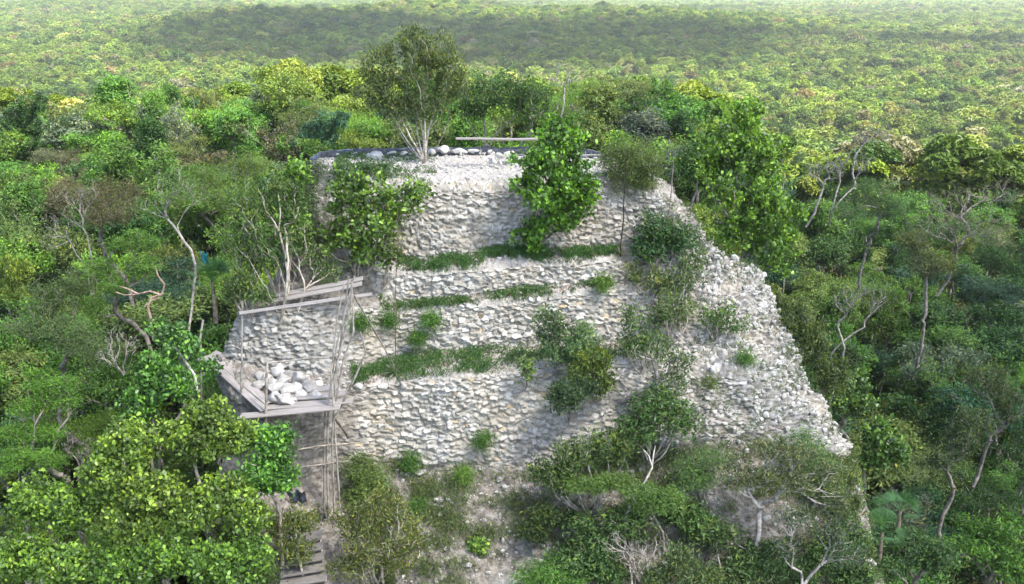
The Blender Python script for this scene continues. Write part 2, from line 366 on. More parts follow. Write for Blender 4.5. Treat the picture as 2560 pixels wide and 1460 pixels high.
SX = S0[..., 0]+.0*SS; HZ = np.where(RV < iA+2, HH, -S0[..., 2]-.35*S0[..., 1])
wsx = SX+.07*fbm(SS*2.3, HH*2.3, 31, 2)+.022*fbm(SS*12, HH*12, 32, 2); wsy = HZ+.06*fbm(SS*1.9, HH*2.1, 37, 2)+.14*fbm(SS*.5, HH*.6, 41, 2)+.02*fbm(SS*11, HH*11, 38, 2)
sz = 1.0
b1, b2, idr, tilt = stones(wsx, wsy, .27, .152, 1)
c1, c2, idr2, tilt2 = stones(wsx*1.0, wsy*1.0, .19, .142, 77)
e1, e2, idr3, tilt3 = stones(wsx, wsy, .12, .10, 177)
mixk = np.clip((fbm(SS*.35, HH*.5, 55, 3)+.02)*5, 0, 1); mixk = np.maximum(mixk, right)
b1 = np.where(mixk > .5, c1, b1); b2 = np.where(mixk > .5, c2, b2); idr = np.where(mixk > .5, idr2, idr); tilt = np.where(mixk > .5, tilt2, tilt)
edge = np.clip((b2-b1)/.14, 0, 1); edge = 1-(1-edge)**2
small = np.clip((e2-e1)/.4, 0, 1)
amp = (1-.9*plat)*(1-.75*ledge)*(1-.82*soil)
ruin = fbm(SS*.25, HH*.35, 61, 3)                          # rougher, half-fallen facing here and there
missing = (idr > .86)
disp = amp*(edge*(.060+.10*(idr-.5)+.05*right+.06*right*(idr-.4))+edge*tilt*.25)-amp*missing*.09+amp*.022*fbm(SS*9, HH*13, 33, 3)
disp += (plat*.07+ledge*.06+soil*.06)*small*(idr3-.2)
disp += .10*offx*(1-plat*.6)+.05*offy+.018*fbm(SS*7, HH*7, 71, 2)
disp += soil*(.35*fbm(SS*.5, HH*.5, 81, 3)+.14*fbm(SS*1.6, HH*1.6, 83, 3))
disp += right*(.25*fbm(SS*.55, HH*.55, 87, 3)+.12*fbm(SS*1.7, HH*1.7, 89, 3))
fade = np.clip(np.minimum(CU-1.2, NC-2.2-CU), 0, 1)
# big bites along the silhouettes and terrace edges
P = Sb+Nn*disp[..., None]
brk = np.zeros_like(RV)
for rr in (iA+2, iA+4, iA+6, iA+8): brk += np.exp(-((RV-rr)/.10)**2)
P[..., 2] -= brk*(.10+.16*np.abs(fbm(SS*1.1, HH*0+rr, 91, 3)))*(1-right*.4)
grey = np.clip(.14+.62*right+.42*fbm(SS*.4, HH*.4, 101, 3)+.18*np.clip((RV-iA-7)/2, 0, 1)*0, 0, 1)
grey = np.maximum(grey, np.clip((4.2-CU)/.6, 0, 1)*.8)
stain = np.clip((4.6-CU)/.5, 0, 1)*np.clip((iA+5.5-RV)/.4, 0, 1)*np.clip((RV-iA-.9+np.clip(3.2-CU, 0, 1))/.3, 0, 1)*.95
joint = (1-np.clip((b2-b1)/.12, 0, 1))*amp*.8
stonev = np.clip(idr*.82+.12+.22*fbm(SS*.3, HH*.35, 111, 3), 0, .93); stonev = np.where(idr > .965, 1.0, stonev)
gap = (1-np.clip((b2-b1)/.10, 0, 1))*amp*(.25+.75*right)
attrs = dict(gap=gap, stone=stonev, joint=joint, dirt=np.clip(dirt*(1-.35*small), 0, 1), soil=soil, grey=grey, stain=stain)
ruin_o = thing('stone_ruin', 'stepped ruin of rough white limestone masonry rising out of the forest', 'ruin', tuple(at(1200, 1150, 30.5)))
ruin_loc = np.array(ruin_o.location)
def piece(name, r0, r1, mat=M_stone, parent=None, loc=None):
    a, b = rowstart[r0], rowstart[r1]+1
    l = np.zeros(3) if loc is None else loc
    me = grid_mesh(name, P[a:b]-l, mat, {k: v[a:b] for k, v in attrs.items()}, True, False)
    return link(name, me, parent)
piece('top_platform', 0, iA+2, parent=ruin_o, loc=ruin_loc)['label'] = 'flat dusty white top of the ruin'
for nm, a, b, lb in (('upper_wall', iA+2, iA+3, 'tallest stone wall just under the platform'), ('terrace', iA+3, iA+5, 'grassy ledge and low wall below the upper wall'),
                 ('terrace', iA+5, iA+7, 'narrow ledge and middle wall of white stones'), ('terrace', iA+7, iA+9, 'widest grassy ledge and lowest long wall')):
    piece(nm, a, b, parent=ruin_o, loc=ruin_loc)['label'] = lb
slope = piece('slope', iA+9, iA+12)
tag(slope, 'dusty grey brown slope of earth and loose stones below the lowest wall', 'slope', kind='structure')
PX, PY = proj(P)
vis_r = (RV > iA-.01)
def hit(px, py, up=0.0):
    d = (PX-px)**2+(PY-py)**2+np.where(vis_r & (CU > 1.6) & (CU < NC-2.6), 0, 1e6)
    near = d < max(d.min(), 9)+1e-6
    dist = np.where(near, P[..., 1], 1e9); k = np.argmin(dist); p = P.reshape(-1, 3)[k].copy(); p[2] += up; return p

# ------------------------------------------------------------------ plants
def norm(v): return v/np.maximum(np.linalg.norm(v, axis=-1, keepdims=True), 1e-9)
def tubes(name, A, B, ra, rb, mat, k=5):
    A, B = np.asarray(A), np.asarray(B); n_ = len(A); d = norm(B-A)
    ref = np.where(np.abs(d[:, 2:3]) > .9, np.array([[1., 0, 0]]), np.array([[0, 0, 1.]]))
    s = norm(np.cross(d, ref)); t = np.cross(d, s)
    an = np.arange(k)/k*2*np.pi
    ring = s[:, None]*np.cos(an)[None, :, None]+t[:, None]*np.sin(an)[None, :, None]
    ra = np.asarray(ra); rb = np.asarray(rb)
    V = np.concatenate([A[:, None]+ring*ra[:, None, None], (B+d*rb[:, None]*.12)[:, None]+ring*rb[:, None, None]], 1)
    base = (np.arange(n_)*2*k)[:, None]; i = np.arange(k); j = (i+1) % k
    q = np.stack([i, j, j+k, i+k], -1)[None]+base[:, :, None]
    cap = np.concatenate([np.arange(k)[::-1], ])[None]+base
    cap2 = (np.arange(k)+k)[None]+base
    idx = q.reshape(-1); sizes = np.full(n_*k, 4)
    return raw_mesh(name, V.reshape(-1, 3), sizes, idx, mat, None, True)
def skeleton(rng, base, tips, fork=.35, stems=1, spread=.5, seg=.3, wob=.06, upb=.4):
    base = np.asarray(base, float); cen = tips.mean(0)
    nodes = [base]; par = [-1]; pl = [0.]; dirs = [norm(cen-base)]
    ext = np.linalg.norm(cen-base)
    for s in range(stems):
        if stems == 1: tgt = base+(cen-base)*fork; sp = rng.normal(0, .04*ext, 3)
        else:
            q = tips[rng.integers(len(tips))]; low = base+(q-base)*rng.uniform(.55, .8); tgt = low; tgt[:2] = base[:2]+(low[:2]-base[:2])*spread*1.3; sp = 0
        tgt = tgt+sp; L = np.linalg.norm(tgt-base); n_ = max(3, int(L/seg)); prev = 0
        side = rng.normal(0, .12*L, 3); side[2] *= .3
        for k in range(1, n_+1):
            f = k/n_; p = base+(tgt-base)*f+side*np.sin(f*np.pi)*(1 if stems > 1 else .7)+rng.normal(0, wob*.4, 3)
            nodes.append(p); par.append(prev); pl.append(pl[prev]+np.linalg.norm(p-nodes[prev])); dirs.append(norm(p-nodes[prev])); prev = len(nodes)-1
    order = np.argsort(np.linalg.norm(tips-base, axis=1)+rng.uniform(0, .25*ext, len(tips)))
    tipn = []
    for o in order:
        t = tips[o]; NA = np.array(nodes); v = t-NA; dist = np.linalg.norm(v, axis=1)
        c = dist+.35*np.array(pl)+np.where(np.linalg.norm(NA-base, axis=1) > np.linalg.norm(t-base)*.97, ext, 0)
        c[0] += ext*.8 if len(nodes) > 3 else 0
        al = (v*np.array(dirs)).sum(1)/np.maximum(dist, 1e-6); c = c+np.where(al < .15, .45*dist, 0)
        j = int(np.argmin(c)); d = dist[j]; n_ = max(2, int(d/seg)); ctrl = NA[j]+dirs[j]*d*.35+np.array([0, 0, upb*d*.15])
        prev = j
        for k in range(1, n_+1):
            f = k/n_; p = (1-f)**2*NA[j]+2*f*(1-f)*ctrl+f*f*t
            if k < n_: p = p+rng.normal(0, wob, 3)*min(1, d)
            nodes.append(p); par.append(prev); pl.append(pl[prev]+np.linalg.norm(p-nodes[prev])); dirs.append(norm(p-nodes[prev])); prev = len(nodes)-1
        tipn.append(prev)
    return np.array(nodes), np.array(par), tipn
def branch_mesh(name, nodes, par, tipn, rt, ex, mat, rmax):
    cnt = np.zeros(len(nodes)); cnt[tipn] = 1
    for i in range(len(nodes)-1, 0, -1): cnt[par[i]] += cnt[i]
    cnt = np.maximum(cnt, .6); r = np.minimum(rt*cnt**ex, rmax)
    k = np.arange(1, len(nodes)); p = par[k]
    ra = np.minimum(r[p], r[k]*1.35); rb = r[k]; rb = np.where(np.isin(k, tipn), rb*.5, rb)
    keep = cnt[k] >= 1
    return tubes(name, nodes[p][keep], nodes[k][keep], ra[keep], rb[keep], mat)
SH = {'round': (np.array([-1, -.45, .35, .9, 1.0, .9, .35, -.45]), np.array([0, .42, .62, .36, 0, -.36, -.62, -.42])),
      'oval': (np.array([-1, -.1, 1, -.1]), np.array([0, .42, 0, -.42])),
      'slim': (np.array([-1, 0, 1, 0]), np.array([0, .24, 0, -.24])),
      'hex': (np.array([-1, -.4, .45, 1, .45, -.4]), np.array([0, .5, .46, 0, -.46, -.5]))}
def leaf_mesh(name, rng, C, D, size, shape, mat, t, up=.7, outc=None, jit=.9, dbias=0.0, fold=.25):
    n_ = len(C); nrm = rng.normal(0, 1, (n_, 3))*jit; nrm[:, 2] += up
    if outc is not None: nrm += norm(C-outc)*.6
    nrm = norm(nrm); a = norm(np.cross(nrm, rng.normal(0, 1, (n_, 3)))); 
    if dbias: a = norm(a+D*dbias+np.array([0, 0, .35*dbias])); nrm = norm(nrm-a*(nrm*a).sum(1, keepdims=True))
    b = np.cross(nrm, a); u, v = SH[shape]; k = len(u)
    s = size*rng.uniform(.65, 1.3, n_)
    V = C[:, None]+(a[:, None]*u[None, :, None]+b[:, None]*v[None, :, None]+nrm[:, None]*(np.abs(v)[None, :, None]*fold-.12*(u**2)[None, :, None]))*s[:, None, None]
    return raw_mesh(name, V.reshape(-1, 3), np.full(n_, k), np.arange(n_*k), mat, {'t': np.repeat(t, k)}, False)
def leaves_for(rng, nodes, par, tipn, cen, per, clr, flat=.7, back=1):
    C = []; D = []; CL = []
    for q, i in enumerate(tipn):
        m = max(1, int(per*rng.uniform(.5, 1.4))); p = nodes[i]; d = norm(p-nodes[par[i]])
        off = rng.normal(0, clr, (m, 3)); off[:, 2] *= flat
        f = rng.uniform(-.2, 1, m)[:, None]**1; pos = p+off*(.5+.5*rng.random((m, 1)))-d*clr*f*back
        C.append(pos); D.append(np.repeat(d[None], m, 0)); CL.append(np.full(m, rng.uniform(0, 1)))
    C = np.concatenate(C); D = np.concatenate(D); CL = np.concatenate(CL)
    # highlight painted into leaf tone: crown tops hold more pale young leaves
    top = np.zeros(len(C)); k = 0
    return C, D, CL
def tint_vals(rng, C, CL, young=.12, cen=None):
    n_ = len(C); t = np.clip(.40+.62*(CL-.5)+rng.normal(0, .15, n_), 0, .81)
    if young > 0:
        hgt = (C[:, 2]-C[:, 2].min())/max(C[:, 2].max()-C[:, 2].min(), .1)
        pr = young*(.35+1.3*hgt)*(CL > .35); t = np.where(rng.random(n_) < pr, rng.uniform(.86, 1, n_), t)  # pale new leaves thicken upward, painting a top highlight into the crown
    return t
def ell_tips(rng, ells, n_, shell=.55):
    vol = np.array([e[3]*e[4]*e[5] for e in ells])**(2/3); vol /= vol.sum(); out = []
    for e, f in zip(ells, vol):
        m = max(3, int(round(n_*f))); v = norm(rng.normal(0, 1, (m, 3))); r = shell+(1-shell)*rng.random((m, 1))
        r = r*(1+.16*rng.normal(0, 1, (m, 1))); r = np.clip(r, .2, 1.12)
        out.append(np.array(e[:3])+v*r*np.array(e[3:6]))
    return np.concatenate(out)
KIND = {  # leaf shape, size, per tip, clump radius, flat, material, up, dbias, young
 'clusia': dict(shape='round', size=.078, per=30, clr=.165, flat=.9, mat=M_big, up=.35, db=.7, young=.34, jit=.9),
 'fine':   dict(shape='slim', size=.060, per=60, clr=.24, flat=.8, mat=M_leaf, up=.6, db=.3, young=.08, jit=1),
 'olive':  dict(shape='oval', size=.062, per=42, clr=.17, flat=1.0, mat=M_leaf, up=.3, db=.9, young=.22, jit=.9),
 'airy':   dict(shape='slim', size=.058, per=70, clr=.30, flat=.35, mat=M_leaf, up=1.2, db=.1, young=.06, jit=.7),
 'mid':    dict(shape='oval', size=.085, per=40, clr=.26, flat=.7, mat=M_leaf, up=.7, db=.2, young=.10, jit=1),
 'bare':   dict(shape='oval', size=.05, per=5, clr=.12, flat=.8, mat=M_leaf, up=.5, db=.2, young=.1, jit=1),
}
def build_plant(rng, base, tips, kind, stems=1, fork=.35, bark=M_bark, rt=.007, ex=.52, rmax=.2, per=1., size=1., spread=.5, leafy=None, wob=.06, seg=.3, extra=0, clr=1., origin=None, young=1.):
    K = KIND[kind]; nodes, par, tipn = skeleton(rng, base, tips, fork, stems, spread, seg, wob)
    bm = branch_mesh('trunk', nodes, par, tipn, rt, ex, bark, rmax)
    tl = tipn if leafy is None else [i for i in tipn if leafy(nodes[i])]
    lm = None
    if len(tl):
        C, D, CL = leaves_for(rng, nodes, par, tl, None, K['per']*per, K['clr']*clr, K['flat'])
        t = tint_vals(rng, C, CL, K['young']*young)
        lm = leaf_mesh('crown', rng, C, D, K['size']*size, K['shape'], K['mat'], t, K['up'], tips.mean(0), K['jit'], K['db'])
    o = np.asarray(base if origin is None else origin, np.float32)
    for me in (bm, lm):
        if me: me.transform(Matrix.Translation(Vector((-float(o[0]), -float(o[1]), -float(o[2])))))
    return bm, lm
GR = {'bright': (.110, .205, .026), 'yellow': (.13, .205, .026), 'mid': (.070, .155, .022), 'dark': (.034, .078, .016), 'olive': (.105, .15, .034),
      'greygreen': (.10, .13, .07), 'bluegreen': (.035, .085, .035), 'brown': (.088, .10, .04), 'lime': (.16, .27, .04), 'clusia': (.070, .160, .014)}
def colr(c, rng=None, v=.12):
    c = np.array(GR[c] if isinstance(c, str) else c)
    if rng is not None: c = c*rng.uniform(1-v, 1+v)*(1+rng.normal(0, .05, 3))
    c = c*np.array([1.17, 1.19, 1.5])
    return (*np.clip(c, 0, 1), 1)
def px_ell(e, dflt=.9):     # (px,py,Y,rpx,rpy[,depth m]) -> metres
    p = at(e[0], e[1], e[2]); s = e[2]/F; d = e[5] if len(e) > 5 else (e[3]+e[4])*.5*s*dflt
    return (*p, e[3]*s, max(e[4]*s, .1), d) if False else (p[0], p[1], p[2], e[3]*s, d, e[4]*s*1.02)
seedc = [100]
def hero(name, label, cat, base, ells, n_, kind, tint, group=None, bcol=(1, 1, 1), shell=.5, **k):
    seedc[0] += 1; rng = np.random.default_rng(seedc[0])
    E = [px_ell(e) for e in ells]; tips = ell_tips(rng, E, n_, shell)
    bm, lm = build_plant(rng, base, tips, kind, **k)
    t = thing(name, label, cat, tuple(float(v) for v in base), group)
    a = link('trunk' if 'tree' in name else 'stem', bm, t); a.color = (*bcol, 1)
    if lm:
        c = link('crown' if 'tree' in name else 'foliage', lm, t); c.color = colr(tint)
    return t
def gbase(px, py, Y, down=.2):    # foot on the ground under a picture point
    p = at(px, py, Y); p[2] = float(ground(p[0], p[1]))-down; return p

# ------------------------------------------------------------------ plants that stand out in the view
def base_hit(px, py, down=.08): return hit(px, py, -down)
# on the platform: many-stemmed tree
b = base_hit(1062, 405); Yt = b[1]
hero('multi_stem_tree', 'tall vase-shaped tree with a fan of pale grey stems on the ruin platform', 'tree', b,
     [(1030, 110, Yt, 48, 50), (1090, 125, Yt, 55, 55), (945, 160, Yt, 48, 55), (920, 225, Yt, 42, 45), (985, 215, Yt, 60, 50), (1130, 200, Yt, 48, 60), (1060, 190, Yt, 80, 65), (1040, 275, Yt, 95, 35)], 340, 'olive', (.095, .135, .038),
     stems=13, spread=.75, bark=M_bark, rt=.0062, ex=.42, rmax=.036, per=.95, size=1.15, bcol=(1.7, 1.65, 1.6), clr=1.0, wob=.02)
b = at(1245, 372, 43.5)
hero('stemmed_tree', 'spreading tree with bare fanned stems standing just behind the platform plank', 'tree', b+np.array([0, 0, -2.0]),
     [(1250, 225, 43.5, 100, 50), (1185, 255, 43.5, 50, 45), (1325, 245, 43.5, 70, 50)], 190, 'mid', (.062, .12, .026), stems=10, spread=.75, rmax=.05, per=.8, bcol=(1.1, 1.05, 1))
# broad-leaved bushes of the walls
b = base_hit(1335, 632)
hero('broadleaf_bush', 'tall bright green bush with large round leaves before the upper wall', 'bush', b,
     [(1400, 335, 34.2, 60, 40), (1385, 400, 34.2, 100, 50), (1375, 470, 34.0, 112, 60), (1440, 480, 34.0, 65, 55), (1335, 570, 34.2, 40, 45), (1410, 545, 34, 55, 35), (1320, 600, 34.2, 40, 25)], 270, 'clusia', 'clusia', stems=3, spread=.6, rmax=.05, per=1.25)
b = base_hit(895, 705)
hero('broadleaf_bush', 'spreading round-leaved bush with yellow green tips at left of upper wall', 'bush', b,
     [(860, 480, 33.1, 65, 60), (930, 490, 33.1, 70, 65), (900, 560, 33.0, 95, 60), (1000, 500, 33.2, 60, 45), (1060, 480, 33.4, 35, 22), (930, 630, 33.0, 80, 35), (845, 600, 33, 40, 40)], 230, 'clusia', (.075, .14, .018), stems=7, spread=.8, rmax=.04, per=.72, bcol=(1.35, 1.3, 1.25))
b = base_hit(960, 715)
hero('twiggy_shrub', 'twiggy shrub with upright grey stems at the foot of round-leaved bush', 'shrub', b,
     [(985, 600, 33.1, 40, 60), (950, 540, 33.3, 60, 50)], 50, 'olive', 'olive', stems=8, spread=.7, rmax=.03, per=.5, bcol=(1.5, 1.45, 1.4))
b = base_hit(900, 425)
hero('low_shrub', 'low dark green shrub creeping over the left end of the platform', 'shrub', b,
     [(930, 418, 36.4, 70, 16), (870, 425, 36.4, 50, 15)], 50, 'mid', (.05, .10, .025), stems=4, spread=.9, rmax=.02, per=.8, size=.8)
b = base_hit(700, 800)
hero('grey_stemmed_bush', 'large bush with many curved grey stems beside the upper plank walkway', 'bush', b,
     [(690, 455, 32.0, 60, 40), (620, 500, 32.0, 60, 60), (700, 540, 31.8, 65, 55), (590, 600, 32.0, 55, 60), (660, 630, 31.7, 80, 50), (730, 490, 32.2, 35, 40)], 200, 'olive', (.07, .125, .026), stems=20, spread=.85, rmax=.04, per=.5, size=1.25, bcol=(1.4, 1.36, 1.3))
b = base_hit(745, 775)
hero('grey_stemmed_bush', 'sparse leafy bush with pale stems over the plank walkway end', 'bush', b,
     [(740, 600, 31.9, 40, 60), (790, 650, 32.2, 45, 50), (830, 690, 32.3, 40, 30)], 60, 'olive', (.085, .14, .03), stems=8, spread=.8, rmax=.03, per=.4, size=1.2, bcol=(1.5, 1.45, 1.4))
hero('shoulder_shrub', 'dark scrubby shrub clinging to the stained left corner of the ruin', 'shrub', base_hit(775, 520),
     [(785, 425, 34.6, 30, 22), (770, 470, 34.2, 32, 35), (765, 530, 34.0, 30, 40), (770, 600, 33.8, 32, 30)], 110, 'fine', (.065, .105, .032), stems=7, spread=.8, rmax=.03, per=.9)
hero('sapling', 'slim leafy sapling rising at the far left of the ruin shoulder', 'sapling', base_hit(745, 700),
     [(740, 425, 33.0, 35, 35), (725, 490, 33.0, 45, 45), (745, 570, 32.8, 35, 45)], 100, 'clusia', (.075, .15, .02), stems=3, spread=.8, rmax=.035, per=.7)
hero('shoulder_shrub', 'leafy twiggy shrub hanging over the left corner of the bastion wall', 'shrub', base_hit(625, 790),
     [(610, 700, 31.3, 40, 45), (570, 730, 31.3, 30, 35), (650, 740, 31.0, 35, 30)], 80, 'olive', (.075, .125, .03), stems=9, spread=.85, rmax=.03, per=.6, size=1.1, bcol=(1.4, 1.35, 1.3))
b = base_hit(1572, 492)
hero('round_bush', 'dense round fine-leaved bush perched on the right end of the platform', 'bush', b,
     [(1560, 420, 35.9, 60, 58), (1600, 400, 35.9, 50, 48), (1620, 440, 35.9, 42, 38), (1530, 390, 35.9, 30, 28)], 210, 'fine', (.10, .145, .034), stems=7, spread=.8, rmax=.035, per=1.0)
b = at(1745, 640, 36.8); b[2] -= 1.2
hero('broadleaf_tree', 'tall bright green broad-leaved tree overhanging the right shoulder of the ruin', 'tree', b+np.array([1.6, .4, -1.2]),
     [(1840, 285, 37.5, 70, 40), (1800, 355, 37.3, 75, 50), (1895, 375, 37.3, 80, 60), (1745, 410, 37, 50, 45), (1850, 460, 37, 115, 60), (1915, 540, 36.8, 95, 65), (1850, 570, 36.6, 70, 50), (1935, 625, 36.8, 65, 60)], 480, 'clusia', (.078, .155, .020), fork=.4, rmax=.10, per=1.2, size=.98, young=1.6)
b = at(1745, 520, 36.9); 
hero('slender_tree', 'slender double-stemmed leafy tree beside the right shoulder of the ruin', 'tree', b+np.array([0, 0, -1.6]),
     [(1735, 390, 36.9, 35, 45), (1720, 430, 36.9, 30, 30)], 45, 'mid', (.06, .12, .025), stems=2, rmax=.06, per=.9)
b = base_hit(1650, 690)
hero('dark_shrub', 'dark green shrub growing on the shoulder under the broad-leaved tree', 'shrub', b,
     [(1700, 590, 34.6, 60, 32), (1640, 560, 34.6, 40, 30), (1620, 620, 34.5, 45, 40)], 95, 'mid', (.045, .10, .025), stems=5, spread=.9, rmax=.03, per=.8)
for (bx, by, ells, n_, tint, lb) in [
    (1620, 760, [(1600, 680, 33.9, 45, 35), (1650, 700, 33.9, 40, 35)], 45, (.09, .13, .035), 'thin yellowish shrub above the dead-looking stems on the flank'),
    (1690, 800, [(1700, 700, 33.8, 45, 40), (1730, 650, 34.2, 40, 30)], 50, (.08, .13, .04), 'straggling shrub of pale twigs high on the rubble flank'),
    (1670, 860, [(1690, 770, 32.8, 50, 45), (1640, 790, 32.9, 35, 40)], 55, (.08, .13, .035), 'twiggy grey green shrub in the middle of the rubble flank'),
    (1790, 850, [(1800, 790, 32.7, 55, 28), (1850, 815, 32.8, 30, 18)], 40, (.075, .14, .035), 'low spreading shrub on bare rubble near the right edge'),
    (1600, 930, [(1590, 830, 31.6, 45, 55), (1640, 860, 31.6, 40, 45), (1575, 780, 31.8, 20, 40)], 75, (.075, .13, .035), 'leafy shrub over the right end of the widest ledge')]:
    hero('twiggy_shrub', lb, 'shrub', base_hit(bx, by), ells, n_, 'olive', tint, group='shrubs on the rubble flank', stems=9, spread=.9, rmax=.025, per=.45, size=1.2, bcol=(1.5, 1.45, 1.4))
b = base_hit(1552, 1000)
hero('leaning_tree', 'small tree with thick forked grey trunk leaning off the lowest wall', 'tree', b,
     [(1590, 880, 30.4, 20, 30), (1700, 900, 30.6, 40, 40), (1650, 870, 30.5, 40, 40), (1670, 950, 30.3, 50, 30)], 55, 'olive', (.07, .115, .035), stems=3, spread=.9, rt=.016, rmax=.13, per=.5, size=1.1)
for (bx, by, ells, n_, kd, tint, lb) in [
    (1390, 960, [(1370, 790, 31.0, 40, 25), (1400, 830, 31.0, 35, 30), (1350, 840, 31, 20, 18)], 42, 'olive', (.085, .14, .05), 'slim upright shrub with rosettes of leaves before the middle wall'),
    (1450, 985, [(1450, 830, 30.9, 40, 25), (1440, 870, 30.8, 45, 35), (1380, 885, 30.8, 35, 25)], 50, 'olive', (.10, .17, .06), 'pale rosette-leaved shrub on the widest ledge'),
    (1490, 1000, [(1485, 900, 30.5, 50, 38), (1500, 950, 30.4, 45, 35), (1450, 930, 30.4, 35, 30)], 95, 'olive', (.085, .13, .022), 'dense dark yellow-green bush at the right part of the widest ledge'),
    (1425, 1050, [(1415, 985, 30.0, 40, 40), (1460, 960, 30.1, 35, 25)], 65, 'olive', (.06, .105, .035), 'dark bush hanging over the face of the lowest wall'),
    (1310, 970, [(1310, 905, 30.6, 20, 14), (1325, 930, 30.6, 16, 14)], 12, 'olive', (.11, .18, .04), 'tiny bright sprig on the front edge of the widest ledge')]:
    hero('ledge_shrub', lb, 'shrub', base_hit(bx, by), ells, n_, kd, tint, group='shrubs on the lowest ledge', stems=4, spread=.8, rmax=.025, per=.9, size=1.15)
b = at(2050, 980, 34.6); b[2] -= 1.6
hero('dome_bush', 'dense dome of olive green leaves against the right edge of the rubble flank', 'bush', b,
     [(1975, 800, 34.9, 50, 60), (2020, 860, 34.7, 55, 65), (2080, 940, 34.5, 60, 45), (1950, 760, 35.1, 25, 30)], 210, 'olive', (.065, .10, .026), stems=7, spread=.8, rmax=.06, per=1.2, size=1.2)
b = base_hit(1625, 1160)
hero('dark_bush', 'dark glossy bush rooted where the flank meets the lowest wall', 'bush', b,
     [(1640, 1000, 29.6, 60, 45), (1700, 1040, 29.5, 50, 50), (1600, 1070, 29.5, 60, 45)], 140, 'mid', (.062, .12, .024), stems=9, spread=.85, rmax=.035, per=.75, size=.9, bcol=(1.5, 1.45, 1.4))
b = base_hit(1480, 1290)
hero('mixed_bush', 'broad mixed green bush at the bottom right of the lowest wall', 'bush', b,
     [(1520, 1110, 28.9, 70, 45), (1440, 1130, 28.9, 60, 45), (1400, 1190, 28.6, 55, 45), (1350, 1180, 28.7, 35, 40)], 150, 'olive', (.075, .125, .028), stems=12, spread=.9, rmax=.04, per=.75, size=1.15, bcol=(1.5, 1.45, 1.4))
hero('feathery_tree', 'small feathery light green tree with bent grey trunk above the dirt slope', 'tree', base_hit(1512, 1345),
     [(1480, 1205, 28.0, 50, 16), (1540, 1200, 28.0, 45, 18), (1440, 1215, 28.0, 30, 12)], 90, 'airy', (.10, .17, .028), stems=2, rt=.008, rmax=.045, per=1.0, fork=.6, clr=.75)
hero('feathery_tree', 'small feathery light green tree right of the leaning dead branch', 'tree', base_hit(1650, 1420),
     [(1620, 1260, 27.4, 50, 18), (1670, 1240, 27.4, 50, 20), (1600, 1225, 27.5, 35, 14)], 95, 'airy', (.095, .17, .03), stems=2, rt=.008, rmax=.045, per=1.0, fork=.6, clr=.75)
hero('feathery_bush', 'pale feathery green bush over the foot of the rubble flank', 'bush', base_hit(1760, 1290),
     [(1780, 1140, 29.2, 50, 25), (1740, 1190, 29.0, 60, 30), (1720, 1160, 29.1, 40, 20)], 75, 'airy', (.11, .19, .045), stems=5, spread=.9, rmax=.03, per=.8)
b = base_hit(1975, 1190)
hero('feathery_bush', 'light green feathery sapling on the rubble beside the bare-branched tree', 'bush', b,
     [(2010, 1085, 29.8, 30, 18), (2030, 1120, 29.6, 40, 25), (2050, 1160, 29.5, 35, 25)], 55, 'airy', (.10, .19, .045), stems=4, spread=.9, rmax=.03, per=.8)
# the big bare-branched trees bottom right
hero('bare_branched_tree', 'gnarled tree with spreading bare grey limbs and olive leaves on top', 'tree', base_hit(1872, 1440),
     [(1850, 1160, 28.2, 40, 18), (1930, 1120, 28.2, 50, 25), (2000, 1140, 28.0, 60, 25), (2080, 1180, 28.0, 45, 30), (1830, 1200, 28.0, 45, 25), (1900, 1190, 27.9, 60, 25), (2000, 1210, 27.8, 60, 30), (2100, 1250, 27.8, 35, 40)], 190, 'olive', (.095, .125, .045), fork=.45, rt=.0075, ex=.47, rmax=.09, per=.55, bark=M_white, bcol=(.8, .78, .75), wob=.09)
hero('bare_branched_tree', 'second gnarled grey tree with twisted boughs at bottom right of ruin', 'tree', base_hit(1975, 1520),
     [(1990, 1290, 27.0, 60, 30), (2080, 1320, 27.0, 60, 40), (2130, 1380, 26.8, 50, 40), (1960, 1370, 26.7, 50, 30)], 110, 'olive', (.065, .10, .045), fork=.5, rt=.0075, ex=.45, rmax=.06, per=.45, bark=M_white, bcol=(.72, .70, .68), wob=.1)
hero('dark_undershrub', 'dark green thicket below the gnarled bare-limbed tree', 'shrub', base_hit(1880, 1500),
     [(1780, 1330, 27.8, 60, 50), (1900, 1390, 27.6, 80, 50), (1820, 1430, 27.2, 80, 40), (1990, 1440, 27.2, 80, 45)], 170, 'mid', (.065, .115, .028), stems=8, spread=.9, rmax=.04, per=1.0)
hero('bare_twig_shrub', 'leafless grey twiggy shrub at the bottom edge right of centre', 'shrub', base_hit(1600, 1560),
     [(1540, 1360, 26.5, 50, 45), (1600, 1390, 26.4, 55, 55), (1650, 1350, 26.6, 30, 35)], 150, 'bare', 'greygreen', stems=9, spread=.7, rt=.0065, ex=.42, rmax=.035, per=.25, bcol=(1.2, 1.15, 1.15))
hero('bottom_shrub', 'olive leafy shrub at the bottom edge beside the grey twiggy shrub', 'shrub', base_hit(1720, 1560),
     [(1700, 1400, 26.4, 60, 35), (1760, 1440, 26.2, 60, 35), (1640, 1440, 26.3, 50, 30)], 110, 'olive', (.08, .125, .035), stems=6, spread=.9, rmax=.04, per=.9)
hero('bottom_shrub', 'dark leafy shrub on the dirt slope below the feathery trees', 'shrub', base_hit(1600, 1450),
     [(1560, 1300, 27.6, 70, 40), (1480, 1370, 27.2, 60, 45), (1450, 1310, 27.8, 45, 30)], 110, 'mid', (.065, .12, .026), stems=7, spread=.9, rmax=.035, per=.7, bcol=(1.5, 1.45, 1.4))
hero('bottom_shrub', 'bright fresh green shrub at the bottom edge below the dirt slope', 'shrub', base_hit(1360, 1540),
     [(1350, 1435, 26.4, 65, 35), (1420, 1455, 26.3, 40, 25)], 90, 'airy', (.085, .185, .025), stems=6, spread=.9, rmax=.03, per=.9)
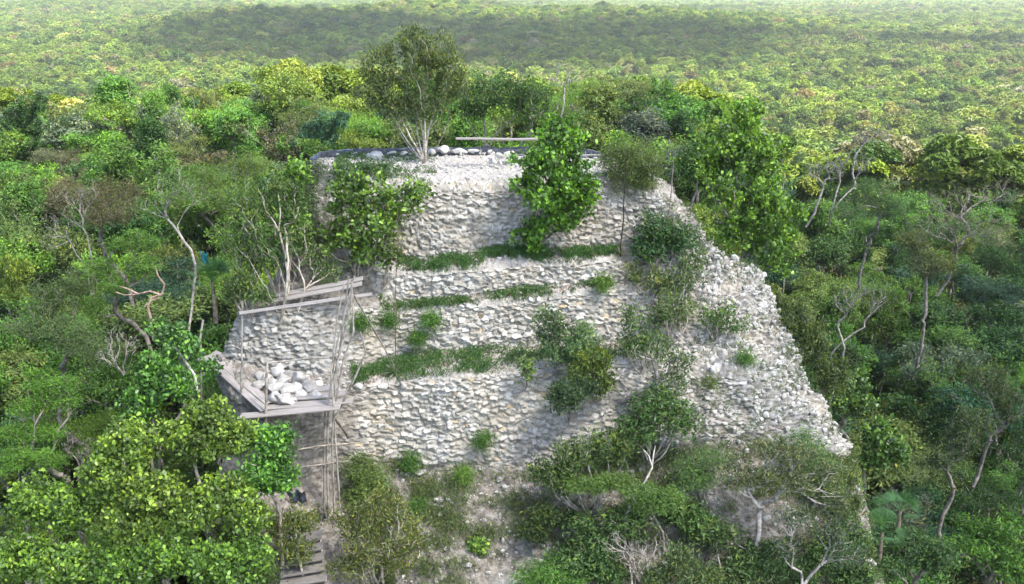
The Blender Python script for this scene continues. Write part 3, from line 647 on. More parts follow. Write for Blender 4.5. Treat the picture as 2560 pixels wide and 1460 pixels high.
hero('yellowish_bush', 'wide yellow-green fine-leaved bush with pale branches at bottom centre', 'bush', base_hit(950, 1480),
     [(880, 1290, 26.8, 60, 40), (960, 1270, 26.8, 70, 50), (1030, 1330, 26.6, 50, 50), (920, 1350, 26.4, 80, 45), (1000, 1400, 26.3, 70, 40), (870, 1420, 26.2, 60, 35)], 260, 'olive', (.105, .135, .03), stems=12, spread=.85, rmax=.045, per=.62, bcol=(1.7, 1.6, 1.5))
hero('yellowish_bush', 'small yellow-green bush with white stems left of the scaffold foot', 'bush', base_hit(775, 1520),
     [(700, 1310, 26.4, 45, 40), (760, 1300, 26.4, 45, 35), (730, 1370, 26.2, 60, 35)], 130, 'olive', (.105, .14, .032), stems=6, spread=.8, rmax=.04, per=.65, bcol=(1.8, 1.7, 1.65))
hero('mossy_bush', 'soft mossy green bush filling the gap right of the scaffold', 'bush', base_hit(910, 1270),
     [(890, 1160, 29.3, 40, 35), (930, 1195, 29.2, 50, 40), (890, 1225, 29.2, 45, 35)], 120, 'airy', (.095, .15, .028), stems=5, spread=.9, rmax=.03, per=.95, clr=.8)
for (bx, by, ex_, tint, lb) in [(1165, 1215, (1160, 1185, 30, 20, 24), 'bright', 'bright clump of weeds just under the lowest wall'), (1050, 1275, (1050, 1262, 29.2, 28, 18), 'mid', 'dark green clump on the left of the dirt slope'),
        (1195, 1375, (1196, 1362, 28.2, 16, 12), 'lime', 'yellow-green big-leaved seedling alone on the dirt slope'), (1025, 1165, (1028, 1150, 30.2, 16, 22), 'mid', 'narrow tuft on the bottom stones of the lowest wall'),
        (1508, 722, (1508, 706, 33.4, 15, 16), 'bright', 'bright tuft at the right end of the narrow ledge'), (970, 805, (970, 795, 32.4, 13, 17), 'mid', 'left one of two tufts on the middle wall'),
        (1076, 806, (1076, 796, 32.5, 12, 14), 'mid', 'right one of two tufts on the middle wall'), (1205, 1110, (1206, 1100, 30.3, 14, 16), 'mid', 'weed tuft in the face of the lowest wall'),
        (1045, 850, (1045, 843, 32.3, 14, 10), 'mid', 'little tuft at the foot of the middle wall'), (905, 815, (905, 800, 31.8, 16, 20), 'mid', 'dark tuft behind the scaffold poles'),
        (1860, 905, (1860, 895, 32.0, 25, 10), 'mid', 'small low tuft among the rubble stones'), (1775, 965, (1775, 952, 31.4, 22, 25), 'olive', 'olive green tuft in the middle of the rubble')]:
    hero('weed_tuft', lb, 'weed', base_hit(bx, by, .02), [ex_], 16, 'clusia' if tint == 'lime' else 'fine', tint, group='weed tufts on the stones', stems=3, spread=.9, rmax=.012, per=1.1, size=1.0)
for (bx, by, ells, n_, kd, tint, lb) in [
    (2080, 1290, [(2070, 1215, 29.6, 55, 45), (2115, 1190, 30.2, 40, 35), (2120, 1260, 29.6, 45, 40)], 110, 'olive', (.095, .14, .04), 'olive bush closing the foot of the rubble flank at its right corner'),
    (2110, 1420, [(2120, 1340, 28.6, 55, 45), (2060, 1400, 28.0, 60, 45), (2140, 1430, 28.0, 50, 45)], 130, 'mid', (.068, .125, .03), 'dark bush on the slope edge left of the lowest fan palm'),
    (1700, 1300, [(1690, 1270, 28.6, 50, 35), (1740, 1300, 28.2, 50, 35)], 70, 'mid', (.078, .14, .03), 'mid green bush on the slope left of the gnarled trunk'),
    (1500, 1420, [(1420, 1400, 27.0, 60, 35), (1510, 1420, 26.8, 55, 35)], 80, 'mid', (.068, .125, .028), 'low mid-green bush right of the fresh green one at the bottom'),
    (1380, 1330, [(1370, 1290, 28.2, 50, 25), (1330, 1330, 28.0, 40, 22)], 60, 'olive', (.055, .09, .022), 'low shadowed shrub on the middle of the dirt slope')]:
    hero('slope_bush', lb, 'bush', base_hit(bx, by), ells, n_, kd, tint, group='bushes of the dirt slope', stems=6, spread=.9, rmax=.035, per=.95)
# left: big-leaved bushes of the lower left corner
for (ells, n_, lb) in [
    ([(380, 930, 27.0, 45, 45), (440, 960, 26.8, 50, 40), (350, 1010, 26.6, 60, 40)], 120, 'big-leaved bush with a pointed yellowish top left of the walkway'),
    ([(520, 1040, 26.0, 70, 50), (470, 1100, 25.6, 80, 55), (590, 1090, 25.8, 60, 45)], 190, 'big-leaved bush with shining yellow leaves below the walkway corner'),
    ([(680, 1100, 26.0, 55, 45), (700, 1180, 25.6, 50, 50), (640, 1190, 25.4, 60, 45)], 170, 'big-leaved bush touching the left side of the scaffold'),
    ([(320, 1110, 25.2, 80, 60), (270, 1180, 24.8, 70, 60)], 150, 'dark big-leaved bush in the middle of the lower left thicket'),
    ([(560, 1240, 24.8, 80, 55), (480, 1280, 24.4, 70, 50), (620, 1290, 24.6, 60, 45)], 190, 'big-leaved bush with bent grey twigs under the scaffold bush'),
    ([(390, 1230, 24.4, 80, 55), (330, 1310, 24.0, 80, 50)], 160, 'deep green big-leaved bush at the heart of the lower left thicket'),
    ([(100, 1240, 24.8, 80, 60), (180, 1270, 24.6, 80, 60)], 150, 'yellow-green big-leaved bush near the left edge of the picture'),
    ([(60, 1390, 23.6, 90, 60), (170, 1410, 23.4, 90, 50)], 170, 'big-leaved bush in the bottom left corner'),
    ([(300, 1420, 23.2, 80, 50), (400, 1390, 23.5, 80, 50)], 160, 'big-leaved bush on the bottom edge with a few orange leaves'),
    ([(520, 1400, 23.6, 90, 50), (620, 1380, 24.0, 60, 50), (580, 1450, 23.4, 80, 40)], 180, 'big-leaved bush on the bottom edge left of the plank stairs')]:
    c = ells[0]; b = gbase(c[0], c[1], c[2], .2); top = at(c[0], c[1], c[2]); b[2] = max(b[2], top[2]-4.2)
    rng = np.random.default_rng(len(lb)*7)
    hero('broadleaf_shrub', lb, 'bush', b, ells, int(n_*1.15), 'clusia', tuple(np.array([.074, .162, .022])*rng.uniform(.85, 1.2)*np.array([rng.uniform(.85, 1.35), 1, 1])), group='big-leaved bushes below the walkway', stems=5, spread=.8, rmax=.05, per=1.25, size=.82, clr=.9, bcol=(1.5, 1.42, 1.35))
hero('small_leaved_shrub', 'small-leaved yellowish shrub at the bottom edge left of the stairs', 'shrub', gbase(640, 1440, 24.8), [(640, 1440, 24.8, 60, 40), (560, 1330, 25.2, 30, 25)], 90, 'olive', (.08, .13, .03), stems=5, spread=.8, rmax=.03)
def far_hero(name, lb, cat, ells, n_, kind, tint, hgt=4.5, group=None, **k):
    c = ells[0]; top = at(c[0], c[1], c[2]); b = top+np.array([0, .2, -hgt]); g = float(ground(b[0], b[1])); 
    b[2] = g-.2 if g > b[2]-3 else b[2]
    k['rmax'] = min(k.get('rmax', .08), .09); k.setdefault('bcol', (.75, .72, .7))
    if k.pop('bx', None) is not None: pass
    return hero(name, lb, cat, b, ells, n_, kind, tint, group=group, **k)
far_hero('layered_tree', 'bright green tree with layered leaf pads left of the white-barked tree', 'tree', [(330, 600, 34.5, 60, 25), (250, 660, 34.3, 60, 25), (360, 660, 34.2, 60, 25), (220, 760, 33.8, 45, 30), (290, 710, 34, 50, 22), (380, 610, 34.6, 40, 20)], 170, 'airy', (.095, .19, .025), hgt=5.5, per=.8, clr=.7, rmax=.1)
far_hero('layered_tree', 'lime green layered tree at the left edge above the big-leaved bushes', 'tree', [(130, 960, 30.0, 60, 22), (90, 1010, 29.7, 55, 20), (50, 1075, 29.2, 60, 22), (130, 1075, 29.3, 45, 20), (150, 1000, 29.8, 50, 18), (40, 1140, 28.6, 60, 30), (120, 1150, 28.4, 50, 25)], 190, 'airy', (.10, .21, .022), hgt=5.5, per=.9, clr=.7, rmax=.09)
far_hero('feathery_tree', 'soft feathery green dome-shaped tree on the left slope', 'tree', [(140, 740, 33.8, 80, 50), (200, 700, 34.2, 60, 40), (80, 800, 33.0, 80, 50), (170, 830, 32.6, 90, 50), (230, 870, 32.0, 60, 40)], 260, 'airy', (.085, .135, .035), hgt=6, per=.9, rmax=.1)
far_hero('feathery_tree', 'pale yellow-green feathery tree left above the grey-stemmed bush', 'tree', [(560, 430, 38.5, 90, 35), (620, 400, 38.8, 60, 30), (500, 470, 38, 60, 35), (580, 500, 37.5, 70, 40)], 200, 'airy', (.11, .175, .03), hgt=6, per=.9, rmax=.1)
far_hero('brownish_tree', 'brownish olive tree behind the bare grey tree on the left slope', 'tree', [(290, 470, 38.5, 70, 30), (240, 520, 38, 50, 35), (310, 530, 37.6, 50, 30), (200, 480, 38.6, 35, 25)], 130, 'fine', (.12, .115, .04), hgt=5, per=.8, rmax=.09)
far_hero('bare_tree', 'leafless grey tree with swept branches on the left slope', 'tree', [(190, 500, 37.0, 50, 45), (150, 560, 36.6, 50, 40), (120, 600, 36.2, 35, 30), (220, 470, 37.2, 35, 30)], 150, 'bare', 'greygreen', hgt=4.2, stems=4, spread=.8, rt=.005, ex=.40, rmax=.035, per=.3, bcol=(1.0, .98, .98))
far_hero('bare_tree', 'fan-shaped leafless grey shrub above the big-leaved bush top', 'shrub', [(290, 840, 29.0, 35, 35), (270, 890, 28.8, 40, 30), (330, 860, 28.9, 25, 35)], 120, 'bare', 'greygreen', hgt=1.4, stems=6, spread=.8, rt=.006, ex=.42, rmax=.04, per=.2, bcol=(1.15, 1.1, 1.05))
far_hero('bare_tree', 'tangle of dead purplish twigs beside the lime green layered tree', 'shrub', [(190, 1110, 27.6, 40, 40), (220, 1150, 27.4, 30, 40)], 100, 'bare', 'greygreen', hgt=1.8, stems=6, spread=.8, rt=.006, ex=.42, rmax=.04, per=.2, bcol=(.85, .75, .75))
# white-barked tree
b = at(452, 850, 31.0)
hero('white_barked_tree', 'slim white-barked forked tree with thin crown left of the ruin', 'tree', b+np.array([0, 0, -1.0]),
     [(440, 470, 31.3, 55, 35), (380, 510, 31.3, 35, 30), (430, 440, 31.3, 60, 25), (490, 480, 31.2, 35, 30)], 60, 'airy', (.09, .15, .035), bark=M_white, fork=.55, rt=.007, ex=.45, rmax=.058, per=.45, bcol=(.78, .76, .73), wob=.03)
def limb_tree(name, lb, cat, pts, base, mat, col, r0, r1, group=None):
    t = thing(name, lb, cat, tuple(base), group); A = []; B = []; ra = []; rb = []
    for pl in pts:
        q = np.array([at(*p) for p in pl]); n_ = len(q); rr = np.linspace(r0 if pl is pts[0] else r0*.6, r1, n_)
        for k in range(n_-1): A.append(q[k]); B.append(q[k+1]); ra.append(rr[k]); rb.append(rr[k+1])
    me = tubes('trunk', np.array(A)-np.asarray(base), np.array(B)-np.asarray(base), ra, rb, mat, 7); o = link('trunk', me, t); o.color = (*col, 1); return t
Yg = 31.6
limb_tree('gnarled_tree', 'twisted brown leafless trunk with knuckled limbs left of the white-barked tree', 'tree',
    [[(385, 850, Yg), (378, 800, Yg), (370, 770, Yg), (378, 745, Yg), (405, 735, Yg), (412, 712, Yg), (400, 700, Yg), (392, 680, Yg)], [(405, 738, Yg), (375, 728, Yg), (345, 735, Yg), (310, 738, Yg), (290, 730, Yg)], [(400, 745, Yg), (380, 750, Yg), (360, 768, Yg)], [(345, 735, Yg), (320, 722, Yg), (300, 716, Yg)], [(412, 712, Yg), (395, 690, Yg), (388, 665, Yg)]],
    at(385, 850, Yg), M_bark, (1.25, .98, .82), .06, .018)
limb_tree('dead_branch', 'long leaning dead white branch at the right foot of the ruin', 'branch',
    [[(1560, 1300, 27.6), (1580, 1255, 27.8), (1612, 1205, 28.2), (1630, 1170, 28.4), (1633, 1140, 28.5), (1638, 1115, 28.7)], [(1630, 1165, 28.4), (1622, 1140, 28.5), (1610, 1125, 28.6)]], at(1560, 1300, 27.6), M_white, (1, .97, .93), .05, .014)
limb_tree('dead_branch', 'bent bare pale branch reaching over the left walkway boards', 'branch',
    [[(492, 975, 28.8), (488, 940, 28.9), (465, 905, 29.1), (440, 870, 29.2), (418, 850, 29.3), (400, 843, 29.4), (380, 842, 29.5)], [(465, 905, 29.1), (480, 880, 29.2), (470, 850, 29.3)], [(440, 870, 29.2), (430, 845, 29.3), (445, 825, 29.3)]], at(492, 975, 28.8), M_white, (1, .97, .93), .05, .012)
far_hero('leafy_sapling', 'sapling with narrow fresh leaves beside the walkway end', 'shrub', [(440, 840, 29.4, 45, 35), (400, 830, 29.5, 30, 20), (470, 870, 29.3, 30, 25), (520, 910, 29.3, 30, 18)], 60, 'clusia', (.075, .17, .03), hgt=2.2, per=.9, size=.9, stems=3)
# right hand slope
for (ells, n_, kd, tint, k) in [
    ([(2180, 480, 52, 80, 35), (2230, 510, 51, 50, 30), (2120, 520, 50, 50, 25)], 130, 'airy', (.062, .125, .03), dict(label='soft light green domed tree below the grey forked trees')),
    ([(2380, 500, 52, 90, 45), (2450, 560, 50, 90, 50), (2330, 560, 50, 80, 40), (2500, 480, 53, 70, 40)], 230, 'bare', (.10, .105, .05), dict(per=2.2, label='broad greyish olive tree with thin twisting branches on the right slope')),
    ([(2330, 660, 46, 70, 35), (2290, 600, 47, 50, 30)], 120, 'olive', (.075, .10, .03), dict(label='olive tree with upright crown in the middle of the right slope')),
    ([(2200, 1090, 37, 40, 45), (2180, 1150, 36.6, 40, 25), (2240, 1130, 36.6, 40, 25)], 75, 'clusia', (.06, .125, .02), dict(label='slim broad-leaved sapling in front of the dark right slope', size=1.2)),
    ([(2130, 960, 36.5, 45, 35), (2100, 1000, 36, 45, 30), (2150, 1010, 36, 35, 30)], 110, 'clusia', (.06, .115, .024), dict(label='broad-leaved bush beyond the dome bush right of the ruin', size=1.0)),
    ([(2400, 1100, 38, 60, 50), (2440, 1050, 38.5, 60, 40), (2350, 1150, 37.6, 40, 30)], 140, 'olive', (.055, .09, .03), dict(label='tall thick-trunked tree near the lower right edge', rt=.012, rmax=.2)),
    ([(2480, 950, 41, 70, 60), (2530, 1010, 40.5, 50, 50)], 120, 'olive', (.06, .095, .03), dict(label='tree with pale fanned limbs at the right edge', rt=.012, rmax=.16)),
    ([(2250, 1350, 32, 80, 40), (2330, 1380, 31.8, 70, 40), (2200, 1420, 31, 60, 35)], 170, 'mid', (.05, .10, .025), dict(label='green tree at the bottom right with thin bare twigs showing'))]:
    lb = k.pop('label'); far_hero('slope_tree', lb, 'tree', ells, n_, kd, tint, hgt=5.5, **k)
for (px_, py_, Y_, lb, sx) in [(2060, 520, 50, 'left one of two pale grey forked bare trees on right slope', 1), (2125, 510, 51, 'right one of two pale grey forked bare trees on right slope', 1.1), (2150, 880, 42, 'lone pale forked dead tree low on the right slope', 1.4), (1410, 275, 66, 'dead dark-limbed tree far behind the platform plank', .95), (2185, 420, 60, 'bare pale snag at the edge of the sunlit plain', .9)]:
    s_ = Y_/F
    far_hero('bare_forked_tree', lb, 'tree', [(px_-30*sx, py_-95*sx, Y_, 25*sx, 25*sx), (px_+30*sx, py_-95*sx, Y_, 28*sx, 28*sx), (px_, py_-110*sx, Y_, 30*sx, 20*sx)], 90, 'bare', 'greygreen', hgt=150*sx*s_, per=1.2, rt=.008, ex=.46, rmax=.075, bark=M_bark, bcol=(1.1, 1.08, 1.08), group='bare grey trees', stems=2, spread=.7)
# rosette plants: agaves with stalks, fan palms
def blade_rosette(name, rng, c, n_, L, wd, mat_, el=(10, 75), droop=.25):
    V = []; S = []; I = []; t = []; k0 = 0
    for q in range(n_):
        a = rng.uniform(0, 2*np.pi); e = R(rng.uniform(*el)); l = L*rng.uniform(.7, 1.1); d = np.array([math.cos(a), math.sin(a), 0]); s = np.array([-d[1], d[0], 0])
        pts = []; m = 5
        for k in range(m+1):
            f = k/m; p = np.asarray(c)+d*l*f*math.cos(e)+np.array([0, 0, 1])*l*(f*math.sin(e)-droop*f*f); w_ = wd*(1-f)**.6*(.5+f) if f < 1 else 0
            pts += [p-s*w_, p+np.array([0, 0, -wd*.4*(1-f)]), p+s*w_]
        V += pts; 
        for k in range(m):
            b_ = k0+k*3; I += [b_, b_+1, b_+4, b_+3, b_+1, b_+2, b_+5, b_+4]; S += [4, 4]
        t += [rng.uniform(.2, .8)]*len(pts); k0 += len(pts)
    return raw_mesh(name, V, S, I, mat_, {'t': t}, False)
for (bx, by, tx, ty, dy, lb, col, r_) in [(1552, 640, 1566, 375, -.3, 'grassy rosette plant with a tall black dead flower stalk near the round bush', (.16, .14, .13), .03),
        (1672, 560, 1684, 392, -.2, 'rosette plant with tall straight grey flower stalk on the right shoulder', (.9, .85, .8), .028), (990, 935, 994, 520, -.9, 'dry rosette plant with the longest thin brown stalk at left of widest ledge', (.42, .36, .3), .02),
        (1480, 640, 1480, 560, -.2, 'small dried rosette with short stalk on the upper ledge', (.7, .65, .6), .014)]:
    b = base_hit(bx, by, .0); top = at(tx, ty, b[1]+dy*.3); rng = np.random.default_rng(bx); t_ = thing('rosette_plant', lb, 'plant', tuple(b), 'rosette plants with dead stalks')
    o = link('rosette', blade_rosette('rosette', rng, (0, 0, .05), 46, .62 if bx != 1480 else .3, .022, M_leaf, (-5, 80), .35), t_); o.color = colr((.17, .18, .10))
    q = np.linspace(0, 1, 9)[:, None]*(top-b)[None]+rng.normal(0, .015, (9, 3)); rr = np.linspace(r_, r_*.5, 9)
    o = link('flower_stalk', tubes('flower_stalk', q[:-1], q[1:], rr[:-1], rr[1:], M_bark, 5), t_); o.color = (*col, 1)
def fan_palm(px_, py_, Y_, lb, L, nf=14):
    c = at(px_, py_, Y_); rng = np.random.default_rng(int(px_)); base = c-np.array([0, 0, 1.5]); t_ = thing('fan_palm', lb, 'palm', tuple(base), 'fan palms')
    A = np.array([[0, 0, 0.], [.03, 0, .7]]); B = np.array([[.03, 0, .7], [0, 0, 1.5]]); link('trunk', tubes('trunk', A, B, [.09, .08], [.08, .06], M_bark, 7), t_).color = (.8, .7, .6, 1)
    V = []; S = []; I = []; t = []
    for q in range(nf):
        a = rng.uniform(0, 2*np.pi); e = R(rng.uniform(5, 70)); d = np.array([math.cos(a)*math.cos(e), math.sin(a)*math.cos(e), math.sin(e)]); s = norm(np.cross(d, [0, 0, 1.])); u = np.cross(s, d)
        hub = np.array([0, 0, 1.5])+d*L*.8
        k0 = len(V); V += [np.array([0, 0, 1.5])-s*.012, np.array([0, 0, 1.5])+s*.012, hub+s*.012, hub-s*.012]; I += [k0, k0+1, k0+2, k0+3]; S.append(4); t += [.5]*4
        for k in range(15):
            g_ = R(-70+140*k/14); dd = norm(d*math.cos(g_)+s*math.sin(g_)); l = L*rng.uniform(.75, 1); sd = norm(np.cross(dd, u)); k0 = len(V)
            V += [hub, hub+dd*l*.45+sd*.016, hub+dd*l*1.25+np.array([0, 0, -.14*l]), hub+dd*l*.45-sd*.016]; I += [k0, k0+1, k0+2, k0+3]; S.append(4); t += [rng.uniform(.2, .8)]*4
    o = link('fronds', raw_mesh('fronds', V, S, I, M_leaf, {'t': t}, False), t_); o.color = colr((.05, .12, .03)); return t_
fan_palm(2150, 1270, 31.5, 'bright upright fan palm just right of the gnarled tree', .62)
fan_palm(2205, 1330, 31.0, 'lower fan palm with spread dark fronds at lower right', .55)
fan_palm(2250, 1275, 31.8, 'third smaller fan palm to the right of the two others', .5)
fan_palm(530, 705, 32.5, 'dark fan palm in the shade beside the teal plastic sheet', .6)

# ------------------------------------------------------------------ grass and ground cover of the ledges (uncountable)
def ledge_cover(name, lb, r0, r1, c0, c1, n_, hgt, clump, tint, seed, bias=.55):
    rng = np.random.default_rng(seed); tint = tuple(np.array(tint)*1.3); a = rowstart[r0]; b_ = rowstart[r1]
    ca = int(np.argmin(abs(cu-c0))); cb = int(np.argmin(abs(cu-c1)))
    rr = a+(b_-a)*rng.random(n_*3)**bias*1.0; cc = rng.uniform(ca, cb, n_*3)
    den = fbm(cc/28, rr/12, seed, 3)*(.6 if n_ < 5000 else 1)+.45*(rng.random(n_*3)-.3); k = np.argsort(-den)[:n_]
    rr = np.clip(rr[k].astype(int), 0, len(rv)-1); cc = cc[k].astype(int); base = P[rr, cc]+np.array([0, 0, 0]); m = 7
    pat = np.clip((den[k]+.22)*3, .12, 1.4)
    C = np.repeat(base, m, 0)+rng.normal(0, clump, (n_*m, 3))*np.array([1, 1, .0])+np.array([0, 0, 1])*rng.uniform(0, hgt, (n_*m, 1))*np.repeat(pat[:, None], m, 0)
    t = np.clip(rng.normal(.42, .2, n_*m), 0, .85); t = np.where(rng.random(n_*m) < .04, 1, t)
    me = leaf_mesh(name, rng, C, np.zeros_like(C)+np.array([0, 0, 1.]), .058, 'slim', M_leaf, t, .5, None, .8, .8)
    o = link(name, me); o.color = colr(tint); return tag(o, lb, 'grass', kind='stuff')
ledge_cover('grass', 'green ferny strip growing along the ledge under the upper wall', iA+3, iA+4, 4.9, 8.9, 1800, .22, .06, (.045, .10, .02), 5, 1.0)
ledge_cover('grass', 'thin green strip of weeds along the narrow middle ledge', iA+5, iA+6, 4.6, 8.6, 750, .17, .05, (.05, .10, .022), 6)
ledge_cover('grass', 'wide band of ferns and weeds along the widest ledge', iA+7, iA+8, 4.1, 9.6, 2300, .20, .07, (.05, .105, .022), 7, .7)
ledge_cover('weeds', 'patchy low weeds scattered over the dusty earth slope', iA+9, iA+12, 4.4, 13.5, 17000, .30, .08, (.075, .105, .028), 8, .9)
ledge_cover('weeds', 'sparse small weeds growing between the rubble stones of the flank', iA+2, iA+9, 9.8, 13.0, 1300, .14, .05, (.065, .10, .035), 9, .9)
ledge_cover('weeds', 'dusty little weeds on the dirt top near the tree', iA, iA+2, 3.0, 5.6, 700, .10, .05, (.06, .10, .03), 10, .9)
def litter():
    rng = np.random.default_rng(44); Cs = []
    for (r0, c0, c1, m) in ((iA+3, 5, 9, 500), (iA+5, 4.5, 9, 800), (iA+7, 4.2, 9.3, 1800)):
        a = rowstart[r0]; b_ = rowstart[r0+1]; rr = rng.integers(a, b_, m); cc = rng.integers(np.argmin(abs(cu-c0)), np.argmin(abs(cu-c1)), m); Cs.append(P[rr, cc]+np.array([0, 0, .03])+rng.normal(0, .03, (m, 3)))
    C = np.concatenate(Cs); me = leaf_mesh('leaf_litter', rng, C, C*0, .045, 'oval', M_leaf, np.clip(rng.normal(.5, .2, len(C)), 0, .8), 1.5, None, .6, 0)
    o = link('leaf_litter', me); o.color = (.22, .10, .045, 1); tag(o, 'fallen rusty brown leaves lying along the ledges', 'leaf litter', kind='stuff')
litter()

# ------------------------------------------------------------------ loose stones, plastic sheet, plank rail
import bmesh
def rock_mesh(name, rng, sx, sy, sz_, mat=None):
    bm = bmesh.new(); bmesh.ops.create_icosphere(bm, subdivisions=4, radius=1)
    pl = norm(rng.normal(0, 1, (15, 3))); off = rng.uniform(.52, .86, 15)
    co = np.array([v.co[:] for v in bm.verts])
    for n_, o in zip(pl, off):
        d = co@n_; co = co-np.maximum(d-o, 0)[:, None]*n_*.97
    nn = fbm(co[:, 0]*1.7+co[:, 2], co[:, 1]*1.7-co[:, 2]*.6, int(rng.integers(999)), 4)
    co = co*(1+.10*nn[:, None])*np.array([sx, sy, sz_])
    for v, c in zip(bm.verts, co): v.co = c
    me = bpy.data.meshes.new(name); bm.to_mesh(me); bm.free(); me.materials.append(mat or M_rock)
    for p in me.polygons: p.use_smooth = True
    return me
def rock(px, py, Y, wpx, hpx, lb, group, seed, col=1.0, name='boulder', cat='stone', sink=.3, p=None, rz=None):
    rng = np.random.default_rng(seed); s = Y/F; sx = wpx*s*.5*1.12; sz_ = hpx*s*.5*1.15; sy = (sx+sz_)*.5*rng.uniform(.85, 1.15)
    c = at(px, py, Y) if p is None else p; o = link(name, rock_mesh(name, rng, sx, sy, sz_), None, tuple(c)); o.rotation_euler = (rng.normal(0, .08), rng.normal(0, .10), rng.normal(0, .25) if rz is None else rz)
    o.color = (col, col*.99, col*.965, 1); return tag(o, lb, cat, group)
g = 'boulders holding down the plastic sheet'
for i, (px_, py_, w_, h_, lb) in enumerate([(843, 388, 36, 16, 'flat white boulder at the left end of the plastic sheet'), (891, 386, 17, 10, 'smallest white stone on the left half of the plastic sheet'), (937, 392, 42, 22, 'squarish white block nearest the platform dirt on the sheet'), (938, 382, 34, 12, 'flat grey stone lying behind the squarish white block'),
        (977, 384, 30, 15, 'rounded grey boulder on the sheet left of the stemmed tree'), (1010, 384, 22, 12, 'small round white stone just left of the tree stems'), (1082, 380, 22, 16, 'white stone partly behind the tree stems'), (1110, 373, 36, 21, 'biggest boxy white boulder standing right of the tree'), (1148, 377, 40, 16, 'long sloping white boulder next to the boxy one'), (1184, 377, 32, 10, 'low pale slab between long boulder and the plank post'), (1225, 379, 12, 10, 'tiny white stone just right of the plank post')]):
    p = at(px_, py_, 40.1 if i not in (2,) else 39.3); rock(px_, py_, p[1], w_, h_, lb, g, 300+i, .98 if i not in (3, 4) else .72)
g = 'white blocks beside the plank post'
for i, (px_, py_, w_, h_, lb) in enumerate([(1231, 403, 24, 26, 'upright white block touching the foot of the plank post'), (1247, 388, 24, 15, 'white block set on top of the upright ones'), (1272, 386, 32, 18, 'wide white block half hidden by the broad-leaved bush'), (1250, 408, 15, 22, 'narrow white block right of the upright one'), (1240, 417, 10, 8, 'fist-sized white stone in front of the blocks')]):
    rock(px_, py_, 38.6-(.3 if i == 4 else 0), w_, h_, lb, g, 330+i, p=(hit(1240, 419, .06) if i == 4 else None))
rock(1505, 400, 38.0, 15, 12, 'white stone on the sheet end right of the bush', None, 341); rock(780, 433, 35.3, 22, 18, 'grey white stone on the left corner of the ruin', None, 342, .7)
# rubble heap on the walkway
g = 'white stones heaped on the plank walkway'
heap = [(651, 948, 28, 22, 'low left one touching the near rail post'), (668, 955, 26, 28, 'behind the near rail post'), (697, 940, 34, 30, 'uppermost of the heap, leaning back'), (703, 925, 22, 20, 'on the very top of the heap'), (683, 962, 34, 20, 'wide and flat just right of the post'), (708, 962, 34, 34, 'in the middle of the heap with a tilted face'),
        (727, 950, 36, 26, 'greyish and broad behind the middle stones'), (748, 955, 38, 34, 'large and bright at the upper right of heap'), (693, 980, 40, 26, 'big and pale in the second row'), (716, 985, 34, 30, 'brightest square-faced, front centre'), (743, 977, 34, 24, 'rounded and pale right of the square-faced one'), (766, 968, 28, 22, 'small grey one on the right slope of the heap'),
        (755, 990, 28, 20, 'lone bluish white one in front right'), (779, 978, 34, 30, 'grey and tall at the right end'), (797, 968, 24, 20, 'small pale one nearest the scaffold poles'), (792, 993, 30, 20, 'flat white one at the right front edge'), (688, 1002, 36, 26, 'front left one beside the post'), (714, 1007, 44, 30, 'largest front one at the board edge'),
        (648, 973, 32, 22, 'brownish and flat at the far left'), (735, 1003, 16, 14, 'smallest chip between the front stones')]
zfl = at(700, 1000, 29.0)[2]
for i, (px_, py_, w_, h_, lb) in enumerate(heap):
    Yr = 28.70+(1010-py_)*.026; pq = at(px_, py_+2, Yr)+np.array([0, -.05, h_*.004+.05]); rock(px_, py_+2, Yr, w_*1.32, h_*1.34, 'white heap stone, '+lb, g, 360+i, (.88, .74, .93, .8)[i % 4] if i not in (6, 11, 13, 18) else .62, name='rubble_stone', p=pq)
# loose stones along the wall tops and on the slope
rng = np.random.default_rng(8)
g = 'loose stones lying on the ledges'
for i, (px_, py_, w_, h_, lb) in enumerate([(1255, 740, 15, 11, 'single white pebble-like stone on the narrow ledge'), (1327, 746, 15, 13, 'left one of two white stones on the middle wall top'), (1346, 745, 16, 14, 'right one of two white stones on the middle wall top'), (1154, 764, 18, 15, 'white stone on the left part of middle wall top'), (1172, 762, 17, 16, 'brighter white stone beside it on the middle wall top'),
        (895, 962, 26, 20, 'pale block at the left end of the lowest wall top'), (955, 965, 26, 20, 'pale upright block on the lowest wall top'), (1010, 965, 22, 20, 'grey block on the lowest wall top near the dry rosette'), (1306, 948, 16, 12, 'grey angular stone on the lowest wall top right of centre'), (1290, 980, 26, 12, 'bluish grey flat stone projecting from the lowest wall'), (1048, 1180, 40, 20, 'large grey block fallen at the foot of the lowest wall'), (1172, 1412, 26, 14, 'white block lying low on the dirt slope'), (1690, 1108, 14, 12, 'white stone at the left foot of the rubble flank')]):
    p = hit(px_, py_); rock(px_, py_, p[1], w_, h_, lb, g, 400+i, .95 if i not in (7, 8, 9, 10) else .62, p=p+np.array([0, -.03, .02]), name='loose_stone')
def strip_mesh(name, rows, mat, smooth=True, th=.0):
    Pm = np.array(rows); me = grid_mesh(name, Pm, mat, None, smooth); return me
